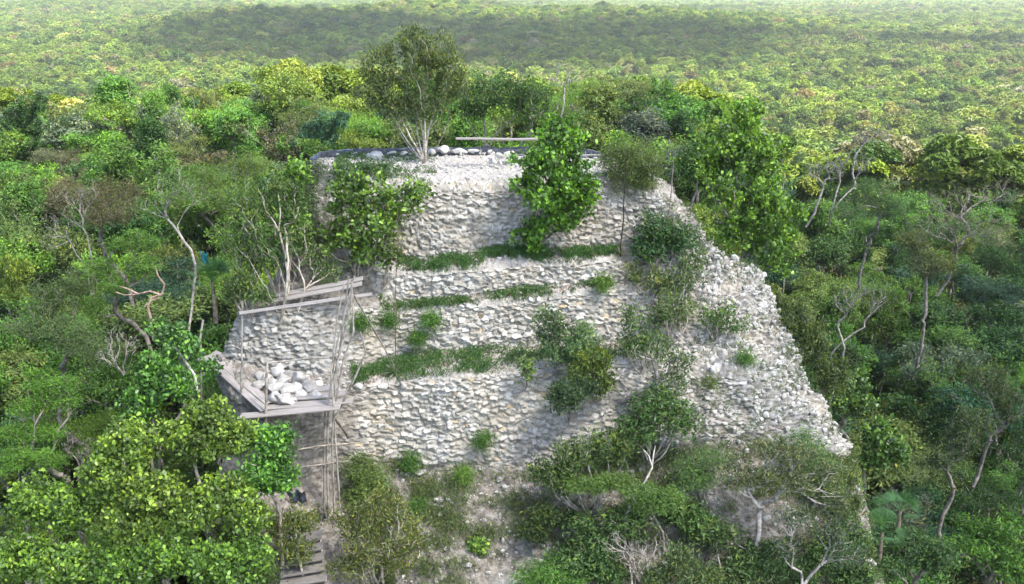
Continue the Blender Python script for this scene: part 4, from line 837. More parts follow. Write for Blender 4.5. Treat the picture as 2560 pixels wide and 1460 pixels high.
# black plastic sheet along the back edge
def sheet(name, lb, pts, depth, drop, rise, mat, seed, cat='plastic sheet'):
    rng = np.random.default_rng(seed); q = np.array(pts); d = np.linalg.norm(np.diff(q, axis=0), axis=1); s = np.concatenate([[0], np.cumsum(d)]); n_ = int(s[-1]/.07)
    ss = np.linspace(0, s[-1], n_); L = np.stack([np.interp(ss, s, q[:, k]) for k in range(3)], 1); rows = []
    prof = [(-depth, .02), (-depth*.6, .03), (-depth*.2, rise*.25), (0, rise*.8), (.12, rise), (.25, rise*.8), (.32, 0), (.35, -drop)]
    for j, (dy, dz) in enumerate(prof):
        wv = fbm(ss*1.6, np.full(n_, j*.35), seed, 4); w2 = fbm(ss*6, np.full(n_, j*.7), seed+5, 3)
        rows.append(L+np.stack([.03*w2, dy+.07*wv, dz+.10*wv*(1 if dz > .05 else .5)+.04*w2+.012], 1))
    bm_ = strip_mesh(name, rows, mat, False); o = link(name, bm_); m = o.modifiers.new('thickness', 'SOLIDIFY'); m.thickness = .006
    return tag(o, lb, cat)
bk = [atz(px_, py_, -7.0)+np.array([0, -.05, 0]) for px_, py_ in ((800, 394), (830, 389), (900, 387), (1000, 386), (1100, 384), (1200, 383), (1300, 384), (1400, 387), (1500, 392), (1530, 398))]
sheet('plastic_sheet', 'crumpled black plastic sheet laid along the back edge of the platform', bk, .50, 1.2, .24, M_black, 12)
cn = [atz(775, 412, -7.1), atz(790, 402, -7.05), atz(802, 394, -7.0)]
sheet('plastic_sheet', 'dark blue plastic sheet end bunched at the left back corner', cn, .35, .9, .26, M_slate, 13)
def drape(name, lb, c, w_, h_, mat, seed):
    n_ = 14; rows = []; rng = np.random.default_rng(seed)
    for i in range(n_):
        f = i/(n_-1); row = []
        for j in range(n_):
            g_ = j/(n_-1)-.5; row.append(np.array([g_*w_*(1-.25*f)+.15*w_*f, .25*f*h_+.12*fbm(g_*4, f*3, seed), -f*h_+.06*math.sin(g_*14+f*3)]))
        rows.append(row)
    o = link(name, strip_mesh(name, rows, mat), None, tuple(c)); o.modifiers.new('thickness', 'SOLIDIFY').thickness = .006; return tag(o, lb, 'plastic sheet')
drape('plastic_sheet', 'teal plastic sheet hanging among the shady bushes left of ruin', at(508, 632, 32.8), .26, .5, M_teal, 3)
drape('plastic_sheet', 'dark blue plastic sheet lying in the shade left of scaffold foot', at(738, 1228, 28.1), .62, .5, M_slate, 4)
def plank(name, a, b_, wid, th, mat, parent, up=(0, 0, 1), loc=None, sag=.02, seed=0, n_=9):
    a = np.asarray(a, float); b_ = np.asarray(b_, float); d = b_-a; L = np.linalg.norm(d); d = d/L; u = np.array(up, float); s = norm(np.cross(d, u)); u = np.cross(s, d); rng = np.random.default_rng(seed)
    bm = bmesh.new(); bmesh.ops.create_cube(bm, size=1); bmesh.ops.subdivide_edges(bm, edges=[e for e in bm.edges if abs((e.verts[0].co-e.verts[1].co).x) > .5], cuts=n_)
    for v in bm.verts:
        x = v.co.x; v.co = Vector((x*L, v.co.y*wid*(1+.04*math.sin(x*9+seed)), v.co.z*th-sag*(1-4*x*x)+.01*math.sin(x*7+seed)))
    bmesh.ops.bevel(bm, geom=[e for e in bm.edges if e.calc_length() > 0 and abs(e.calc_face_angle(0)) > 1], offset=min(th*.18, .012), segments=1, affect='EDGES')
    me = bpy.data.meshes.new(name); bm.to_mesh(me); bm.free(); me.materials.append(mat)
    M = Matrix(((d[0], s[0], u[0], 0), (d[1], s[1], u[1], 0), (d[2], s[2], u[2], 0), (0, 0, 0, 1))); c = (a+b_)/2
    o = link(name, me, parent); 
    if parent: c = c-np.array(parent.location)
    o.matrix_local = Matrix.Translation(Vector(c))@M; return o
def pole(name, pts, r0, r1, parent, mat=M_wood, seed=0, col=(1, 1, 1)):
    rng = np.random.default_rng(seed+7); q = np.array([at(*p) if len(p) == 3 else p for p in pts]); out = [q[0]]; 
    for k in range(len(q)-1):
        m = max(2, int(np.linalg.norm(q[k+1]-q[k])/.3))
        for j in range(1, m+1): out.append(q[k]+(q[k+1]-q[k])*j/m+rng.normal(0, r0*.12, 3)*(j < m))
    q = np.array(out)
    rr = np.linspace(r0, r1, len(q))*.72; l = np.array(parent.location)
    o = link(name, tubes(name, q[:-1]-l, q[1:]-l, rr[:-1], rr[1:], mat, 7), parent); o.color = (*col, 1); return o
pr = thing('plank_rail', 'grey board nailed flat on a short post, standing on the platform', 'rail', tuple(base_hit(1216, 412, 0)))
pp = np.array(pr.location); top = at(1217, 350, pp[1])
pole('post', [pp-np.array([0, 0, .15]), top], .055, .05, pr)
plank('board', at(1139, 346, pp[1]-.25), at(1345, 347, pp[1]+.05), .19, .07, M_plank, pr, seed=3)
for nm, lb, a_, b_ in (('loose_board', 'thin grey board end sticking out behind the broad-leaved bush', (1425, 386, 38.5), (1512, 388, 37.8)),): tag(plank(nm, at(*a_), at(*b_), .22, .05, M_plank, None), lb, 'board')

def gravel():
    rng = np.random.default_rng(66); ico = bmesh.new(); bmesh.ops.create_icosphere(ico, subdivisions=1, radius=1); iv = np.array([v.co[:] for v in ico.verts]); jf = np.array([[v.index for v in f.verts] for f in ico.faces]); ico.free()
    pts = []; rad = []
    for (r0, r1, c0, c1, m, s0, s1) in ((iA, iA+2, 3.5, 11, 1500, .02, .09), (iA+3, iA+4, 5, 11, 350, .02, .08), (iA+5, iA+6, 4.6, 11, 300, .02, .08), (iA+7, iA+8, 4.2, 11, 500, .02, .09), (iA+9, iA+12, 4.3, 13.5, 3600, .02, .10), (iA+3, iA+9, 11, 13.2, 700, .04, .13), (iA+7, iA+8, 3, 4.4, 160, .03, .09)):
        rr = rng.integers(rowstart[r0], rowstart[r1], m); cc = rng.integers(np.argmin(abs(cu-c0)), np.argmin(abs(cu-c1)), m); pts.append(P[rr, cc]); rad.append(s0+(s1-s0)*rng.random(m)**3)
    pts = np.concatenate(pts); rad = np.concatenate(rad); n_ = len(pts)
    V = iv[None]*(1+rng.normal(0, .16, (n_, len(iv), 1)))*rad[:, None, None]*rng.uniform(.6, 1.3, (n_, 1, 3)); V = V+pts[:, None]+np.array([0, -.3, .4])*rad[:, None, None]
    idx = (jf[None]+(np.arange(n_)*len(iv))[:, None, None]).ravel(); o = link('gravel', raw_mesh('gravel', V.reshape(-1, 3), np.full(n_*len(jf), 3), idx, M_rock, None, False)); o.color = (.8, .8, .77, 1)
    tag(o, 'loose gravel and stone chips strewn over the ledges and slope', 'gravel', kind='stuff')
gravel()

# ------------------------------------------------------------------ scaffold and walkways
sf = thing('wooden_scaffold', 'tall lashed pole scaffold carrying grey plank walkways on the left', 'scaffold', tuple(at(825, 1290, 28.3)))
Ys = 28.25
for i, (pts, r0, r1, c) in enumerate([
    ([(822, 1300, Ys), (818, 1150, Ys), (822, 1000, Ys), (845, 850, Ys), (886, 690, Ys)], .055, .035, 1), ([(812, 1290, Ys-.05), (810, 1150, Ys), (814, 1020, Ys)], .06, .05, .8), ([(836, 1285, Ys+.1), (830, 1100, Ys+.1), (838, 960, Ys+.1), (862, 780, Ys+.1), (872, 690, Ys+.1)], .05, .032, 1.1),
    ([(850, 1270, Ys-.15), (838, 1080, Ys-.15), (828, 930, Ys-.1), (843, 800, Ys-.1), (862, 700, Ys)], .045, .03, 1.05), ([(826, 990, Ys+.05), (850, 880, Ys), (878, 760, Ys), (880, 700, Ys)], .06, .045, 1), ([(838, 1015, Ys+.3), (858, 900, Ys+.3), (884, 830, Ys+.3), (880, 715, Ys+.4)], .05, .035, 1.1), ([(840, 1040, Ys+.1), (880, 960, Ys+.3), (915, 880, Ys+.6), (900, 830, Ys+.8)], .05, .04, .75)]):
    pole('pole', pts, r0, r1, sf, seed=i, col=(c,)*3)
pole('pole', [(604, 1000, 29.1), (604, 880, 29.15), (606, 752, 29.25)], .05, .04, sf, seed=11, col=(.95,)*3)
pole('pole', [(668, 1190, 28.0), (664, 1050, 28.1), (668, 905, 28.2)], .075, .06, sf, seed=12, col=(1.15, 1.1, 1.05))
pole('pole', [(503, 880, 31.0), (500, 850, 31), (508, 800, 31.05)], .06, .05, sf, seed=13)
pole('pole', [(503, 1010, 30.8), (503, 880, 31.0)], .06, .05, sf, seed=14, col=(.7,)*3)
pole('handrail', [(660, 907, 28.2), (740, 900, 28.2), (845, 890, 28.2)], .04, .035, sf, seed=15, col=(1.05,)*3)
pole('crossbar', [(745, 1124, 28.1), (800, 1115, 28.1), (860, 1110, 28.1), (890, 1107, 28.1), (932, 1111, 28.2)], .038, .028, sf, seed=16, col=(1.2, 1.12, 1))
pole('crossbar', [(755, 1167, 28.15), (806, 1161, 28.15), (872, 1152, 28.2)], .034, .03, sf, seed=17, col=(1.1, 1.05, 1))
pole('brace', [(838, 1048, 28.1), (858, 1075, 28.4), (870, 1095, 28.9)], .05, .045, sf, seed=18, col=(.35, .33, .33))
pole('brace', [(886, 740, 28.5), (920, 800, 29.2), (955, 860, 30.0), (985, 915, 30.7)], .04, .03, sf, seed=19, col=(.9,)*3)
pole('brace', [(605, 1000, 29.1), (640, 1040, 28.6), (668, 1055, 28.2)], .05, .045, sf, seed=20, col=(.6,)*3)
pole('crossbar', [(800, 1290, 28.3), (880, 1287, 28.3)], .07, .07, sf, seed=21, col=(1.1,)*3)
plank('rail_board', at(598, 783, 29.15), at(930, 735, 28.9), .11, .05, M_plank, sf, up=(0, -1, .4), seed=1)
# walkway boards
for i, (a_, b_, wd) in enumerate([((600, 1040, 28.15), (850, 1016, 28.10), .40), ((660, 1018, 28.57), (882, 1000, 28.52), .40), ((672, 998, 29.0), (866, 982, 28.96), .40), ((690, 980, 29.40), (850, 967, 29.38), .36)]):
    plank('walkway_board', at(*a_), at(*b_), wd, .05, M_plank, sf, seed=20+i)
for i, (a_, b_, wd) in enumerate([((532, 905, 30.75), (664, 1030, 28.3), .34), ((556, 905, 30.8), (672, 1012, 28.65), .30)]):
    plank('walkway_board', at(*a_), at(*b_)+np.array([0, 0, .06]), wd, .05, M_plank, sf, seed=30+i)
plank('walkway_board', at(502, 905, 31.0), at(552, 882, 31.6), .55, .05, M_plank, sf, seed=35)
for i, (a_, b_, wd) in enumerate([((674, 757, 31.3), (905, 712, 31.6), .36), ((690, 742, 31.7), (908, 699, 32.0), .36)]):
    plank('upper_walkway_board', at(*a_)+np.array([0, 0, .05]), at(*b_)+np.array([0, 0, .05]), wd, .06, M_plank, sf, seed=40+i)
for i in range(2):   # dark lashings of rubber
    l = np.array(sf.location); c = at((806, 838)[i], 1290, 28.12); th = np.linspace(0, 2*np.pi, 13); q = c-l+np.stack([.09*np.cos(th), .0*th, .10*np.sin(th)], 1)
    link('lashing', tubes('lashing', q[:-1], q[1:], [.022]*12, [.022]*12, M_black, 6), sf)
# plank stairs at the bottom
st = thing('plank_stairs', 'worn brown plank steps at the bottom edge below the scaffold', 'stairs', tuple(at(765, 1440, 26.2)))
for i in range(6):
    y_ = 1345+i*26; Yq = 27.15-i*.30
    plank('tread', at(708-i*2, y_+8, Yq), at(806+i*3, y_-10, Yq+.08), .50, .06, M_brown, st, seed=60+i)
for s_ in (0, 1): plank('stringer', at(715+85*s_, 1335, 27.2)-np.array([0, 0, .12]), at(702+120*s_, 1500, 25.6)-np.array([0, 0, .12]), .07, .14, M_wood, st, seed=70+s_)

# ------------------------------------------------------------------ the wood on the hill: each tree its own object
def variant(seed, kind, n_, rad, hgt, form, per=1., size=1., bark=M_bark, stems=1, rt=.010, rmax=.13):
    rng = np.random.default_rng(seed); E = []
    k = {'round': 7, 'flat': 8, 'tall': 7, 'ragged': 9, 'bare': 7}[form]
    for q in range(k):
        a = rng.uniform(0, 2*np.pi); r = rad*.62*math.sqrt(rng.random()); z = hgt-(rad*.5 if form != 'flat' else rad*.35)
        if form == 'tall': z -= rng.uniform(0, rad*1.1); r *= .75
        elif form == 'flat': z -= rng.uniform(0, rad*.35)
        elif form == 'ragged': z -= rng.uniform(-.1, 1.0)*rad; r *= 1.15
        else: z -= (r/rad)**2*rad*.8+rng.uniform(0, .3)*rad
        s = rad*rng.uniform(.26, .5); E.append((r*math.cos(a), r*math.sin(a), z, s*1.1, s*1.1, s*(.45 if form == 'flat' else .75)))
    tips = ell_tips(rng, E, n_, .45)
    bm, lm = build_plant(rng, np.zeros(3), tips, kind, stems=stems, fork=.5, rt=rt, ex=.5, rmax=rmax, per=per*1.45, size=size*.95, bark=bark, seg=.45, clr=1.12, wob=.09, young=1.1)
    return bm, lm
VAR = {
 'round0': variant(1, 'mid', 95, 2.4, 7.5, 'round', 1.15, 1.35), 'round1': variant(2, 'mid', 105, 2.6, 8, 'round', 1.15, 1.35), 'round2': variant(3, 'fine', 95, 2.2, 7, 'round', 1.2, 1.6),
 'flat0': variant(4, 'airy', 95, 2.7, 7.5, 'flat', 1.0, 1.6), 'flat1': variant(5, 'mid', 90, 2.6, 7.5, 'flat', 1.1, 1.3),
 'tall0': variant(6, 'mid', 95, 2.2, 8.5, 'tall', 1.15, 1.35), 'tall1': variant(7, 'olive', 100, 2.1, 8, 'tall', 1.2, 1.8),
 'ragged0': variant(8, 'mid', 95, 2.6, 8, 'ragged', .9, 1.35), 'ragged1': variant(9, 'olive', 100, 2.6, 8, 'ragged', .85, 1.7), 'ragged2': variant(12, 'fine', 90, 2.5, 7.5, 'ragged', .8, 1.6, stems=3),
 'bare0': variant(10, 'bare', 170, 2.3, 6.9, 'bare', 1.6, 1.5, rt=.007, rmax=.09), 'bare1': variant(11, 'bare', 150, 2.1, 6.9, 'ragged', 3.0, 1.6, stems=3, rt=.007, rmax=.07)}
rng = np.random.default_rng(2024)
cand = []
sp = 3.05; Yc = 22.0
while Yc < 128:
    sp = 3.0+.013*(Yc-22)
    half = .60*Yc+5; Xc = -half+rng.uniform(0, sp)
    while Xc < half:
        X = Xc+rng.uniform(-.38, .38)*sp; Y = Yc+rng.uniform(-.38, .38)*sp; Xc += sp
        if -9.6 < X < 12.2 and Y < 42.6: continue
        if X < -3.2 and X > -12.5 and Y < 33.5: continue
        cand.append((X, Y))
    Yc += sp*.9
SIGHT = [(-9.6, -3, 33, 45)]
FORMW = {'round': 'round-crowned', 'flat': 'flat-topped', 'tall': 'upright', 'ragged': 'ragged', 'bare': 'nearly leafless'}
TW = {'bright': 'bright green', 'mid': 'mid green', 'dark': 'dark green', 'olive': 'olive green', 'bluegreen': 'bluish green', 'brown': 'brownish', 'yellow': 'yellow-green', 'greygreen': 'grey-green'}
LM = [(1040, 200, 'the multi-stem tree'), (1250, 260, 'the tree behind the plank'), (1850, 330, 'the tall broad-leaved tree'), (1990, 830, 'the dome bush'), (450, 500, 'the white-barked tree'), (330, 650, 'the layered bright tree'), (130, 760, 'the feathery dome tree'),
      (170, 540, 'the swept leafless tree'), (560, 430, 'the pale feathery tree'), (100, 1020, 'the lime layered tree'), (2090, 470, 'the grey forked pair'), (2180, 480, 'the soft domed tree'), (2420, 520, 'the broad greyish tree'), (2200, 1100, 'the slim sapling'), (2390, 1090, 'the thick-trunked tree'),
      (2500, 960, 'the pale fanned tree'), (2150, 870, 'the lone dead fork'), (2150, 1280, 'the bright fan palm'), (0, 200, 'the left picture edge'), (0, 450, 'the left edge at platform height'), (2560, 420, 'the right edge of the plain'), (2560, 700, 'the right picture edge'), (2560, 1300, 'the bottom right corner'),
      (250, 180, 'the sunlit plain at far left'), (600, 180, 'the far treeline on the left'), (850, 190, 'the treeline left of the platform tree'), (1400, 190, 'the treeline behind the plank'), (1650, 220, 'the treeline above the round bush'), (780, 330, 'the left corner of the platform'), (1580, 420, 'the round bush'), (2000, 400, 'the treeline on the right'), (2300, 400, 'the dark edge of the sunlit plain')]
recs = []
for (X, Y) in cand:
    zc = float(ground(X, Y)); px_, py_ = proj(np.array([X, Y, zc+6]))
    if px_ < -120 or px_ > 2680 or py_ > 1620: continue
    recs.append([X, Y, zc, float(px_), float(py_)])
recs.sort(key=lambda r: r[1])
used = set(); HILL = []; EXTRA = []
MAXT = 292
vis_recs = [r for r in recs if r[1] < 96]
for r in vis_recs:
    X, Y, zc, px_, py_ = r
    rightside = X > 6+.09*(Y-30)+4+.02*Y
    pr_ = rng.random(); q = fbm(X/9, Y/9, 77, 2)
    if rightside: tw = 'dark' if pr_ < .42 else 'mid' if pr_ < .66 else 'olive' if pr_ < .80 else 'greygreen' if pr_ < .85 else 'bluegreen'  # darker greens on this side put the slope's deeper shade into leaf colour
    else: tw = 'mid' if pr_ < .26 else 'bright' if pr_ < .50 else 'dark' if pr_ < .58 else 'olive' if pr_ < .70 else 'bluegreen' if pr_ < .75 else 'yellow' if pr_ < .91 else 'greygreen' if pr_ < .97 else 'brown'
    fm = rng.choice(['round', 'round', 'flat', 'tall', 'ragged', 'ragged', 'round', 'bare'] if rng.random() < .55 else ['round', 'flat', 'tall', 'ragged'])
    ks = [k for k in VAR if k.startswith(fm)]; v = VAR[ks[rng.integers(len(ks))]]
    s = rng.uniform(.72, 1.28)
    if Y < 34: s *= .8
    HILL.append((X, Y, zc, px_, py_, tw, fm, v, s))
def label_of(tw, fm, s, px_, py_):
    size_ = 'small ' if s < .88 else 'large ' if s > 1.12 else ''
    head = ('%s%s %s tree' % (size_, TW[tw], FORMW[fm]))
    o = sorted(LM, key=lambda l: (l[0]-px_)**2+(l[1]-py_)**2)
    for l in o[:9]:
        dx, dy = px_-l[0], py_-l[1]; d = math.hypot(dx, dy)
        how = ('just ' if d < 70 else 'well ' if d > 190 else '')
        if abs(dx) > 2.2*abs(dy): w_ = 'right of' if dx > 0 else 'left of'
        elif abs(dy) > 2.2*abs(dx): w_ = 'below' if dy > 0 else 'above'
        else: w_ = ('below' if dy > 0 else 'above')+' and '+('right of' if dx > 0 else 'left of')
        lb = '%s %s%s %s' % (head, how, w_, l[2])
        if lb not in used and len(lb.split()) <= 16: used.add(lb); return lb
    k = 0
    for tail in (' in front of another', ' behind another', ', the shaded one', ', its top in the sun'):
        if lb+tail not in used and len((lb+tail).split()) <= 16: used.add(lb+tail); return lb+tail
    return lb
GRP = 'trees of the wooded hill'
SKIP = {(-14.44, 26.74), (22.86, 36.07), (25.16, 38.39), (14.13, 39.61), (14.44, 41.18), (-1.7, 44.2), (5.01, 44.83), (0.44, 45.29), (0.88, 47.28), (-5.59, 47.43), (-9.86, 47.47), (5.2, 47.48), (-3.06, 47.5), (-5.78, 49.51), (0.08, 49.79), (-8.67, 49.81), (3.8, 50.01), (-1.85, 50.96), (7.18, 51.17), (-30.22, 51.36), (-5.76, 52.25), (-8.6, 52.39), (12.38, 52.91), (32.23, 53.26), (-12, 53.83), (-2.57, 53.99), (-30.86, 54), (6.14, 54.11), (1.25, 54.44), (-3.15, 55.59), (5.44, 55.95), (0.53, 56.22), (3.3, 57.66), (-8.05, 57.79), (34.91, 58.75), (0.01, 59.13), (7.5, 59.16), (9.04, 59.63), (-11.91, 59.77), (-7.35, 60.49), (36.58, 60.72), (2.21, 60.74), (-7.92, 62.35), (6.6, 62.63), (-10.34, 63.12), (14.99, 65.07), (4.67, 65.07), (40.84, 71.77), (-41.74, 75.64), (-11.51, 78.54), (44.4, 78.7), (-5.96, 79.66), (-45.37, 79.96), (47.05, 80.25), (19.17, 81.16), (-4.67, 81.67), (-6.58, 81.97), (-45.27, 82.67), (25.06, 83.44), (-0.5, 83.46), (47.84, 83.47), (-17.91, 83.59), (6.88, 83.67), (3.32, 84.42), (48.25, 84.59), (-40.58, 84.73), (-5.01, 84.74), (15.02, 85.76), (18.91, 85.83), (26.09, 86.38), (-47.61, 86.51), (-18.39, 87.17), (-8.92, 88.22), (23.06, 88.38), (-32.48, 88.61), (5.81, 89.2), (-20.22, 89.45), (2.97, 89.5), (-48.64, 89.72), (-16.98, 90.16), (-5.91, 90.66), (-47.49, 91.94), (-8.37, 91.99), (7.44, 92.05), (-38.2, 92.06), (21.37, 92.58), (-33.66, 92.71), (-15.09, 92.8), (-0.2, 92.84), (-19.06, 93.01), (-29.25, 93.16), (5, 93.26), (51.23, 93.45), (-49.48, 93.47), (-3.7, 93.68), (-10.58, 93.89), (11.03, 94.26), (-18, 94.96), (-30.1, 94.98), (21.06, 95.4), (-53.74, 95.5), (52.75, 95.51), (49.03, 95.63), (12.66, 95.9), (-38.88, 95.93)}   # stand wholly behind others
kk = 0
for i, (X, Y, zc, px_, py_, tw, fm, v, s) in enumerate(HILL):
    kk += 1
    if kk > 420: break
    if (round(X, 2), round(Y, 2)) in SKIP: continue
    t = thing('forest_tree', label_of(tw, fm, s, px_, py_), 'tree', (X, Y, zc-.1), GRP)
    rng = np.random.default_rng(9000+i)
    t.rotation_euler = (rng.normal(0, .05), rng.normal(0, .05), rng.uniform(0, 6.28)); t.scale = (s*rng.uniform(.9, 1.15), s*rng.uniform(.9, 1.15), rng.uniform(.82, 1.22)*(.8+.2*s))
    a = link('trunk', v[0], t); g_ = rng.uniform(.65, 1.05); a.color = (g_, g_*.97, g_*.94, 1)
    c = link('crown', v[1], t); c.color = colr(tw, rng, .2)

# ------------------------------------------------------------------ undergrowth and the far forest: uncountable, scattered instances
def clump_mesh(name, seed, n_, rad, hgt, size, shape='oval', sub=7):
    rng = np.random.default_rng(seed); C = []; T_ = []
    for q in range(sub):
        a = rng.uniform(0, 2*np.pi); r = rad*.72*math.sqrt(rng.random()); z = hgt*(1-.5*(r/rad)**2)-rng.uniform(0, .25)*hgt; s = rad*rng.uniform(.28, .48); m = n_//sub
        v = norm(rng.normal(0, 1, (m, 3))); v[:, 2] = np.abs(v[:, 2])*.9-.25; C.append(np.array([r*math.cos(a), r*math.sin(a), z])+v*s*(.75+.3*rng.random((m, 1)))); T_.append(np.full(m, rng.uniform(0, 1)))
    m = n_//4; v = rng.normal(0, 1, (m, 3)); a = rng.uniform(0, 6.28, m); r = rad*rng.uniform(.2, 1, m); C.append(np.stack([r*np.cos(a), r*np.sin(a), rng.uniform(-.6, .3, m)*hgt], 1)); T_.append(np.full(m, .3))
    C = np.concatenate(C); CL = np.concatenate(T_); t = np.clip(.45+.25*(CL-.5)+rng.normal(0, .13, len(C)), 0, .82)
    cen = np.array([0, 0, -rad*.4])
    return leaf_mesh(name, rng, C, C, size, shape, M_far, t, .6, cen, .55, 0, .3)
def scatter(name, label, pts, var, scl, rot, tint, meshes):
    me = bpy.data.meshes.new(name); n_ = len(pts); me.vertices.add(n_); me.vertices.foreach_set('co', np.asarray(pts, np.float32).ravel())
    for k, tp, key, val in (('var', 'INT', 'value', var.astype(np.int32)), ('scl', 'FLOAT_VECTOR', 'vector', scl.astype(np.float32).ravel()), ('rot', 'FLOAT_VECTOR', 'vector', rot.astype(np.float32).ravel()), ('tint', 'FLOAT_COLOR', 'color', np.concatenate([tint, np.ones((n_, 1))], 1).astype(np.float32).ravel())):
        a = me.attributes.new(k, tp, 'POINT'); a.data.foreach_set(key, val)
    o = link(name, me); ng = bpy.data.node_groups.new(name, 'GeometryNodeTree')
    ng.interface.new_socket('Geometry', in_out='INPUT', socket_type='NodeSocketGeometry'); ng.interface.new_socket('Geometry', in_out='OUTPUT', socket_type='NodeSocketGeometry')
    gi = ng.nodes.new('NodeGroupInput'); go = ng.nodes.new('NodeGroupOutput'); ip = ng.nodes.new('GeometryNodeInstanceOnPoints')
    g2 = ng.nodes.new('GeometryNodeGeometryToInstance')
    for m in reversed(meshes):
        so = bpy.data.objects.new(m.name, m); oi = ng.nodes.new('GeometryNodeObjectInfo'); oi.inputs['Object'].default_value = so; oi.inputs['As Instance'].default_value = True
        ng.links.new(oi.outputs['Geometry'], g2.inputs[0])
    ng.links.new(gi.outputs[0], ip.inputs['Points']); ng.links.new(g2.outputs[0], ip.inputs['Instance']); ip.inputs['Pick Instance'].default_value = True
    def nm(attr, dt):
        x = ng.nodes.new('GeometryNodeInputNamedAttribute'); x.data_type = dt; x.inputs[0].default_value = attr; return [s_ for s_ in x.outputs if s_.enabled and s_.name == 'Attribute'][0]
    ng.links.new(nm('var', 'INT'), ip.inputs['Instance Index']); ng.links.new(nm('scl', 'FLOAT_VECTOR'), ip.inputs['Scale']); ng.links.new(nm('rot', 'FLOAT_VECTOR'), ip.inputs['Rotation'])
    ng.links.new(ip.outputs[0], go.inputs[0]); mo = o.modifiers.new('scatter', 'NODES'); mo.node_group = ng
    return tag(o, label, name.replace('_', ' '), kind='stuff')
far_meshes = [clump_mesh('canopy_crown', 50+i, 620, 4.6, 4.2, .72, 'oval', 9) for i in range(5)]+[clump_mesh('canopy_crown', 60+i, 460, 3.6, 5.2, .62, 'slim', 6) for i in range(2)]
nearc = [clump_mesh('hillside_crown', 40+i, 2600, 3.0, 3.0, .26, 'oval', 9) for i in range(4)]
vfar = [clump_mesh('far_crown', 70+i, 150, 6.0, 3.5, 1.8, 'oval', 7) for i in range(4)]
def jgrid(y0, y1, sp, half, rng):
    X = []; yy = y0
    while yy < y1:
        h_ = half(yy); n_ = int(2*h_/sp); x = -h_+(np.arange(n_)+rng.uniform(0, 1))*sp; X.append(np.stack([x+rng.uniform(-.42, .42, n_)*sp, yy+rng.uniform(-.42, .42, n_)*sp], 1)); yy += sp*.87
    return np.concatenate(X)
TINTS = np.array([(.12, .20, .025), (.17, .25, .028), (.09, .16, .022), (.20, .26, .04), (.06, .12, .026), (.15, .19, .045), (.20, .21, .085), (.20, .165, .06), (.34, .36, .10), (.21, .22, .14)])
TP = np.array([.24, .2, .17, .13, .09, .07, .045, .012, .010, .015]); TP /= TP.sum()
rng = np.random.default_rng(5)
Z_ = jgrid(97, 215, 3.9, lambda y: .62*y+15, rng); A_ = jgrid(215, 700, 7.0, lambda y: .62*y+25, rng); B_ = jgrid(700, 1600, 8.6, lambda y: .62*y+25, rng); C_ = jgrid(1600, 4200, 14.5, lambda y: .62*y+25, rng)
def pack(XY, nv, off, s0, s1, zoff=-3.2, ks=1):
    n_ = len(XY); z = H+canopy(XY[:, 0], XY[:, 1])+zoff*ks+rng.normal(0, .9*ks, n_); sc_ = rng.uniform(s0, s1, n_)*np.exp(rng.normal(0, .12, n_))
    scl = np.stack([sc_*rng.uniform(.85, 1.15, n_), sc_*rng.uniform(.85, 1.15, n_), sc_*rng.uniform(.75, 1.25, n_)], 1)
    rot = np.stack([rng.normal(0, .08, n_), rng.normal(0, .08, n_), rng.uniform(0, 6.28, n_)], 1)
    ti = TINTS[rng.choice(len(TINTS), n_, p=TP)]*rng.uniform(.72, 1.15, (n_, 1))*np.array([[1.04, 1.0, .85]]); q = fbm(XY[:, 0]/90, XY[:, 1]/90, 12, 3)[:, None]; ti = ti*(1+.28*q)
    return np.concatenate([XY, z[:, None]], 1), off+rng.integers(0, nv, n_), scl, rot, ti
pa = pack(A_, 7, 0, .62, 1.25); pb = pack(B_, 5, 0, .7, 1.4); pc = pack(C_, 4, 7, 1.0, 1.5, -2); pz = pack(Z_, 4, 11, .7, 1.25, -2.4)
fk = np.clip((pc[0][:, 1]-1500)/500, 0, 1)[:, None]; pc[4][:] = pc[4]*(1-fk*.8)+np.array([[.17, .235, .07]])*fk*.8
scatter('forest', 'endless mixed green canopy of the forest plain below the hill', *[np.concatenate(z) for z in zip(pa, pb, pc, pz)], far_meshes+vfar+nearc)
ug = [clump_mesh('shrub_clump', 90+i, 320, 1.5, 1.4, .17, 'oval', 8) for i in range(4)]
U = jgrid(14, 112, 1.9, lambda y: .62*y+6, rng); g_ = ground(U[:, 0], U[:, 1]); 
keep = ~((U[:, 0] > -8.8) & (U[:, 0] < 11.2) & (U[:, 1] < 41)); U = U[keep]
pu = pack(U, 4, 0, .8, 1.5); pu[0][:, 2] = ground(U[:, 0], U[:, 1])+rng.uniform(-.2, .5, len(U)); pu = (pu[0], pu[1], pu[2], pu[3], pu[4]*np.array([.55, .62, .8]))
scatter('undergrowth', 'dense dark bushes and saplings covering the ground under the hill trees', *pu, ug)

# ------------------------------------------------------------------ clouds above the frame (their shade lies on hill and plain) and the haze
def cloud_mat():
    m, n, out = newmat('cloud_vapour'); tr = N(n, 'ShaderNodeBsdfTransparent'); tl = N(n, 'ShaderNodeBsdfTranslucent'); df = N(n, 'ShaderNodeBsdfDiffuse')
    df.inputs[0].default_value = (.9, .9, .9, 1); tl.inputs[0].default_value = (.9, .9, .9, 1)
    a = N(n, 'ShaderNodeMixShader'); b_ = N(n, 'ShaderNodeMixShader'); a.inputs[0].default_value = .5; n.links.new(df.outputs[0], a.inputs[1]); n.links.new(tl.outputs[0], a.inputs[2])
    oc = N(n, 'ShaderNodeObjectInfo'); n.links.new(oc.outputs['Alpha'], b_.inputs[0]); n.links.new(tr.outputs[0], b_.inputs[1]); n.links.new(a.outputs[0], b_.inputs[2]); n.links.new(b_.outputs[0], out.inputs[0]); return m
M_cloud = cloud_mat()
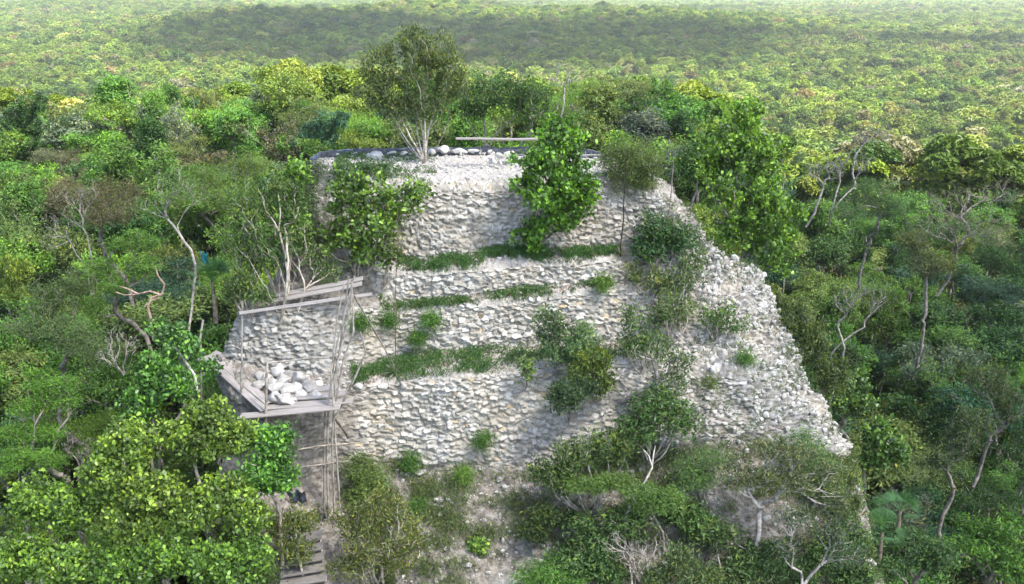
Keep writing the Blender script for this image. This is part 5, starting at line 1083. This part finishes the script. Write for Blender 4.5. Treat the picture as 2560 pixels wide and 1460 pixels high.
def cloud(gx, gy, rx, ry, rot, alt, thin, seed, lb, gz=20):
    """thin veil of cloud whose shade falls round the ground point gx, gy"""
    k = (alt-gz)/SUNV[2]; cx, cyy = gx+SUNV[0]*k, gy+SUNV[1]*k
    nr, na = 26, 120; f = np.linspace(0, 1, nr)[:, None]; an = np.linspace(0, 2*np.pi, na)[None]
    e = 1+.30*fbm(np.cos(an)*1.6+seed, np.sin(an)*1.6, seed, 4)+.0*f; x = f*e*np.cos(an)*rx; y = f*e*np.sin(an)*ry
    c_, s_ = math.cos(rot), math.sin(rot); X = x*c_-y*s_; Y = x*s_+y*c_
    th = min(rx, ry)*.22; zt = th*(1-f**2)**.5*(1+.5*fbm(X/60, Y/60, seed+3, 4))+.0*an; zb = -th*.25*(1-f**2)**.5*(1+.3*fbm(X/50, Y/50, seed+5, 3))+.0*an
    Pt = np.stack([X, Y, zt], -1); Pb = np.stack([X, Y, zb], -1)[::-1]; o = link('cloud', grid_mesh('cloud', np.concatenate([Pt, Pb[1:]]), M_cloud), None, (cx, cyy, alt)); o.color = (1, 1, 1, thin)
    return tag(o, lb, 'cloud', kind='structure')
cloud(0, 26, 130, 70, 0, 520, .47, 1, 'thin cloud veil drifting over the hill')
cloud(48, 62, 42, 40, 0, 520, .30, 11, 'small unseen cloud veil added to deepen shade right of the hill')  # out-of-frame veil added to darken the right-hand forest
cloud(-130, 800, 170, 210, .25, 560, .97, 2, 'cloud whose shade darkens the middle of the plain')
cloud(60, 760, 130, 190, -.3, 560, .97, 3, 'cloud whose shade lies right of the platform tree')
cloud(300, 780, 85, 60, -.5, 560, .97, 4, 'cloud whose shade streaks the plain on the right')
cloud(150, 2500, 620, 300, .05, 600, .9, 5, 'long cloud far out over the plain')
cloud(1400, 3600, 900, 500, .1, 600, .9, 6, 'far cloud over the right horizon')
bm = bmesh.new(); bmesh.ops.create_cube(bm, size=1); me = bpy.data.meshes.new('haze'); bm.to_mesh(me); bm.free()
hz = link('haze', me, None, (0, 6000, 35)); hz.scale = (16000, 12600, 90)
m, n, out = newmat('haze_air'); pv = N(n, 'ShaderNodeVolumePrincipled'); pv.inputs['Color'].default_value = (.93, .96, 1, 1); pv.inputs['Density'].default_value = .00012; pv.inputs['Anisotropy'].default_value = .2
n.links.new(pv.outputs[0], out.inputs['Volume']); me.materials.append(m); tag(hz, 'pale humid air over the forest plain', 'haze', kind='stuff')
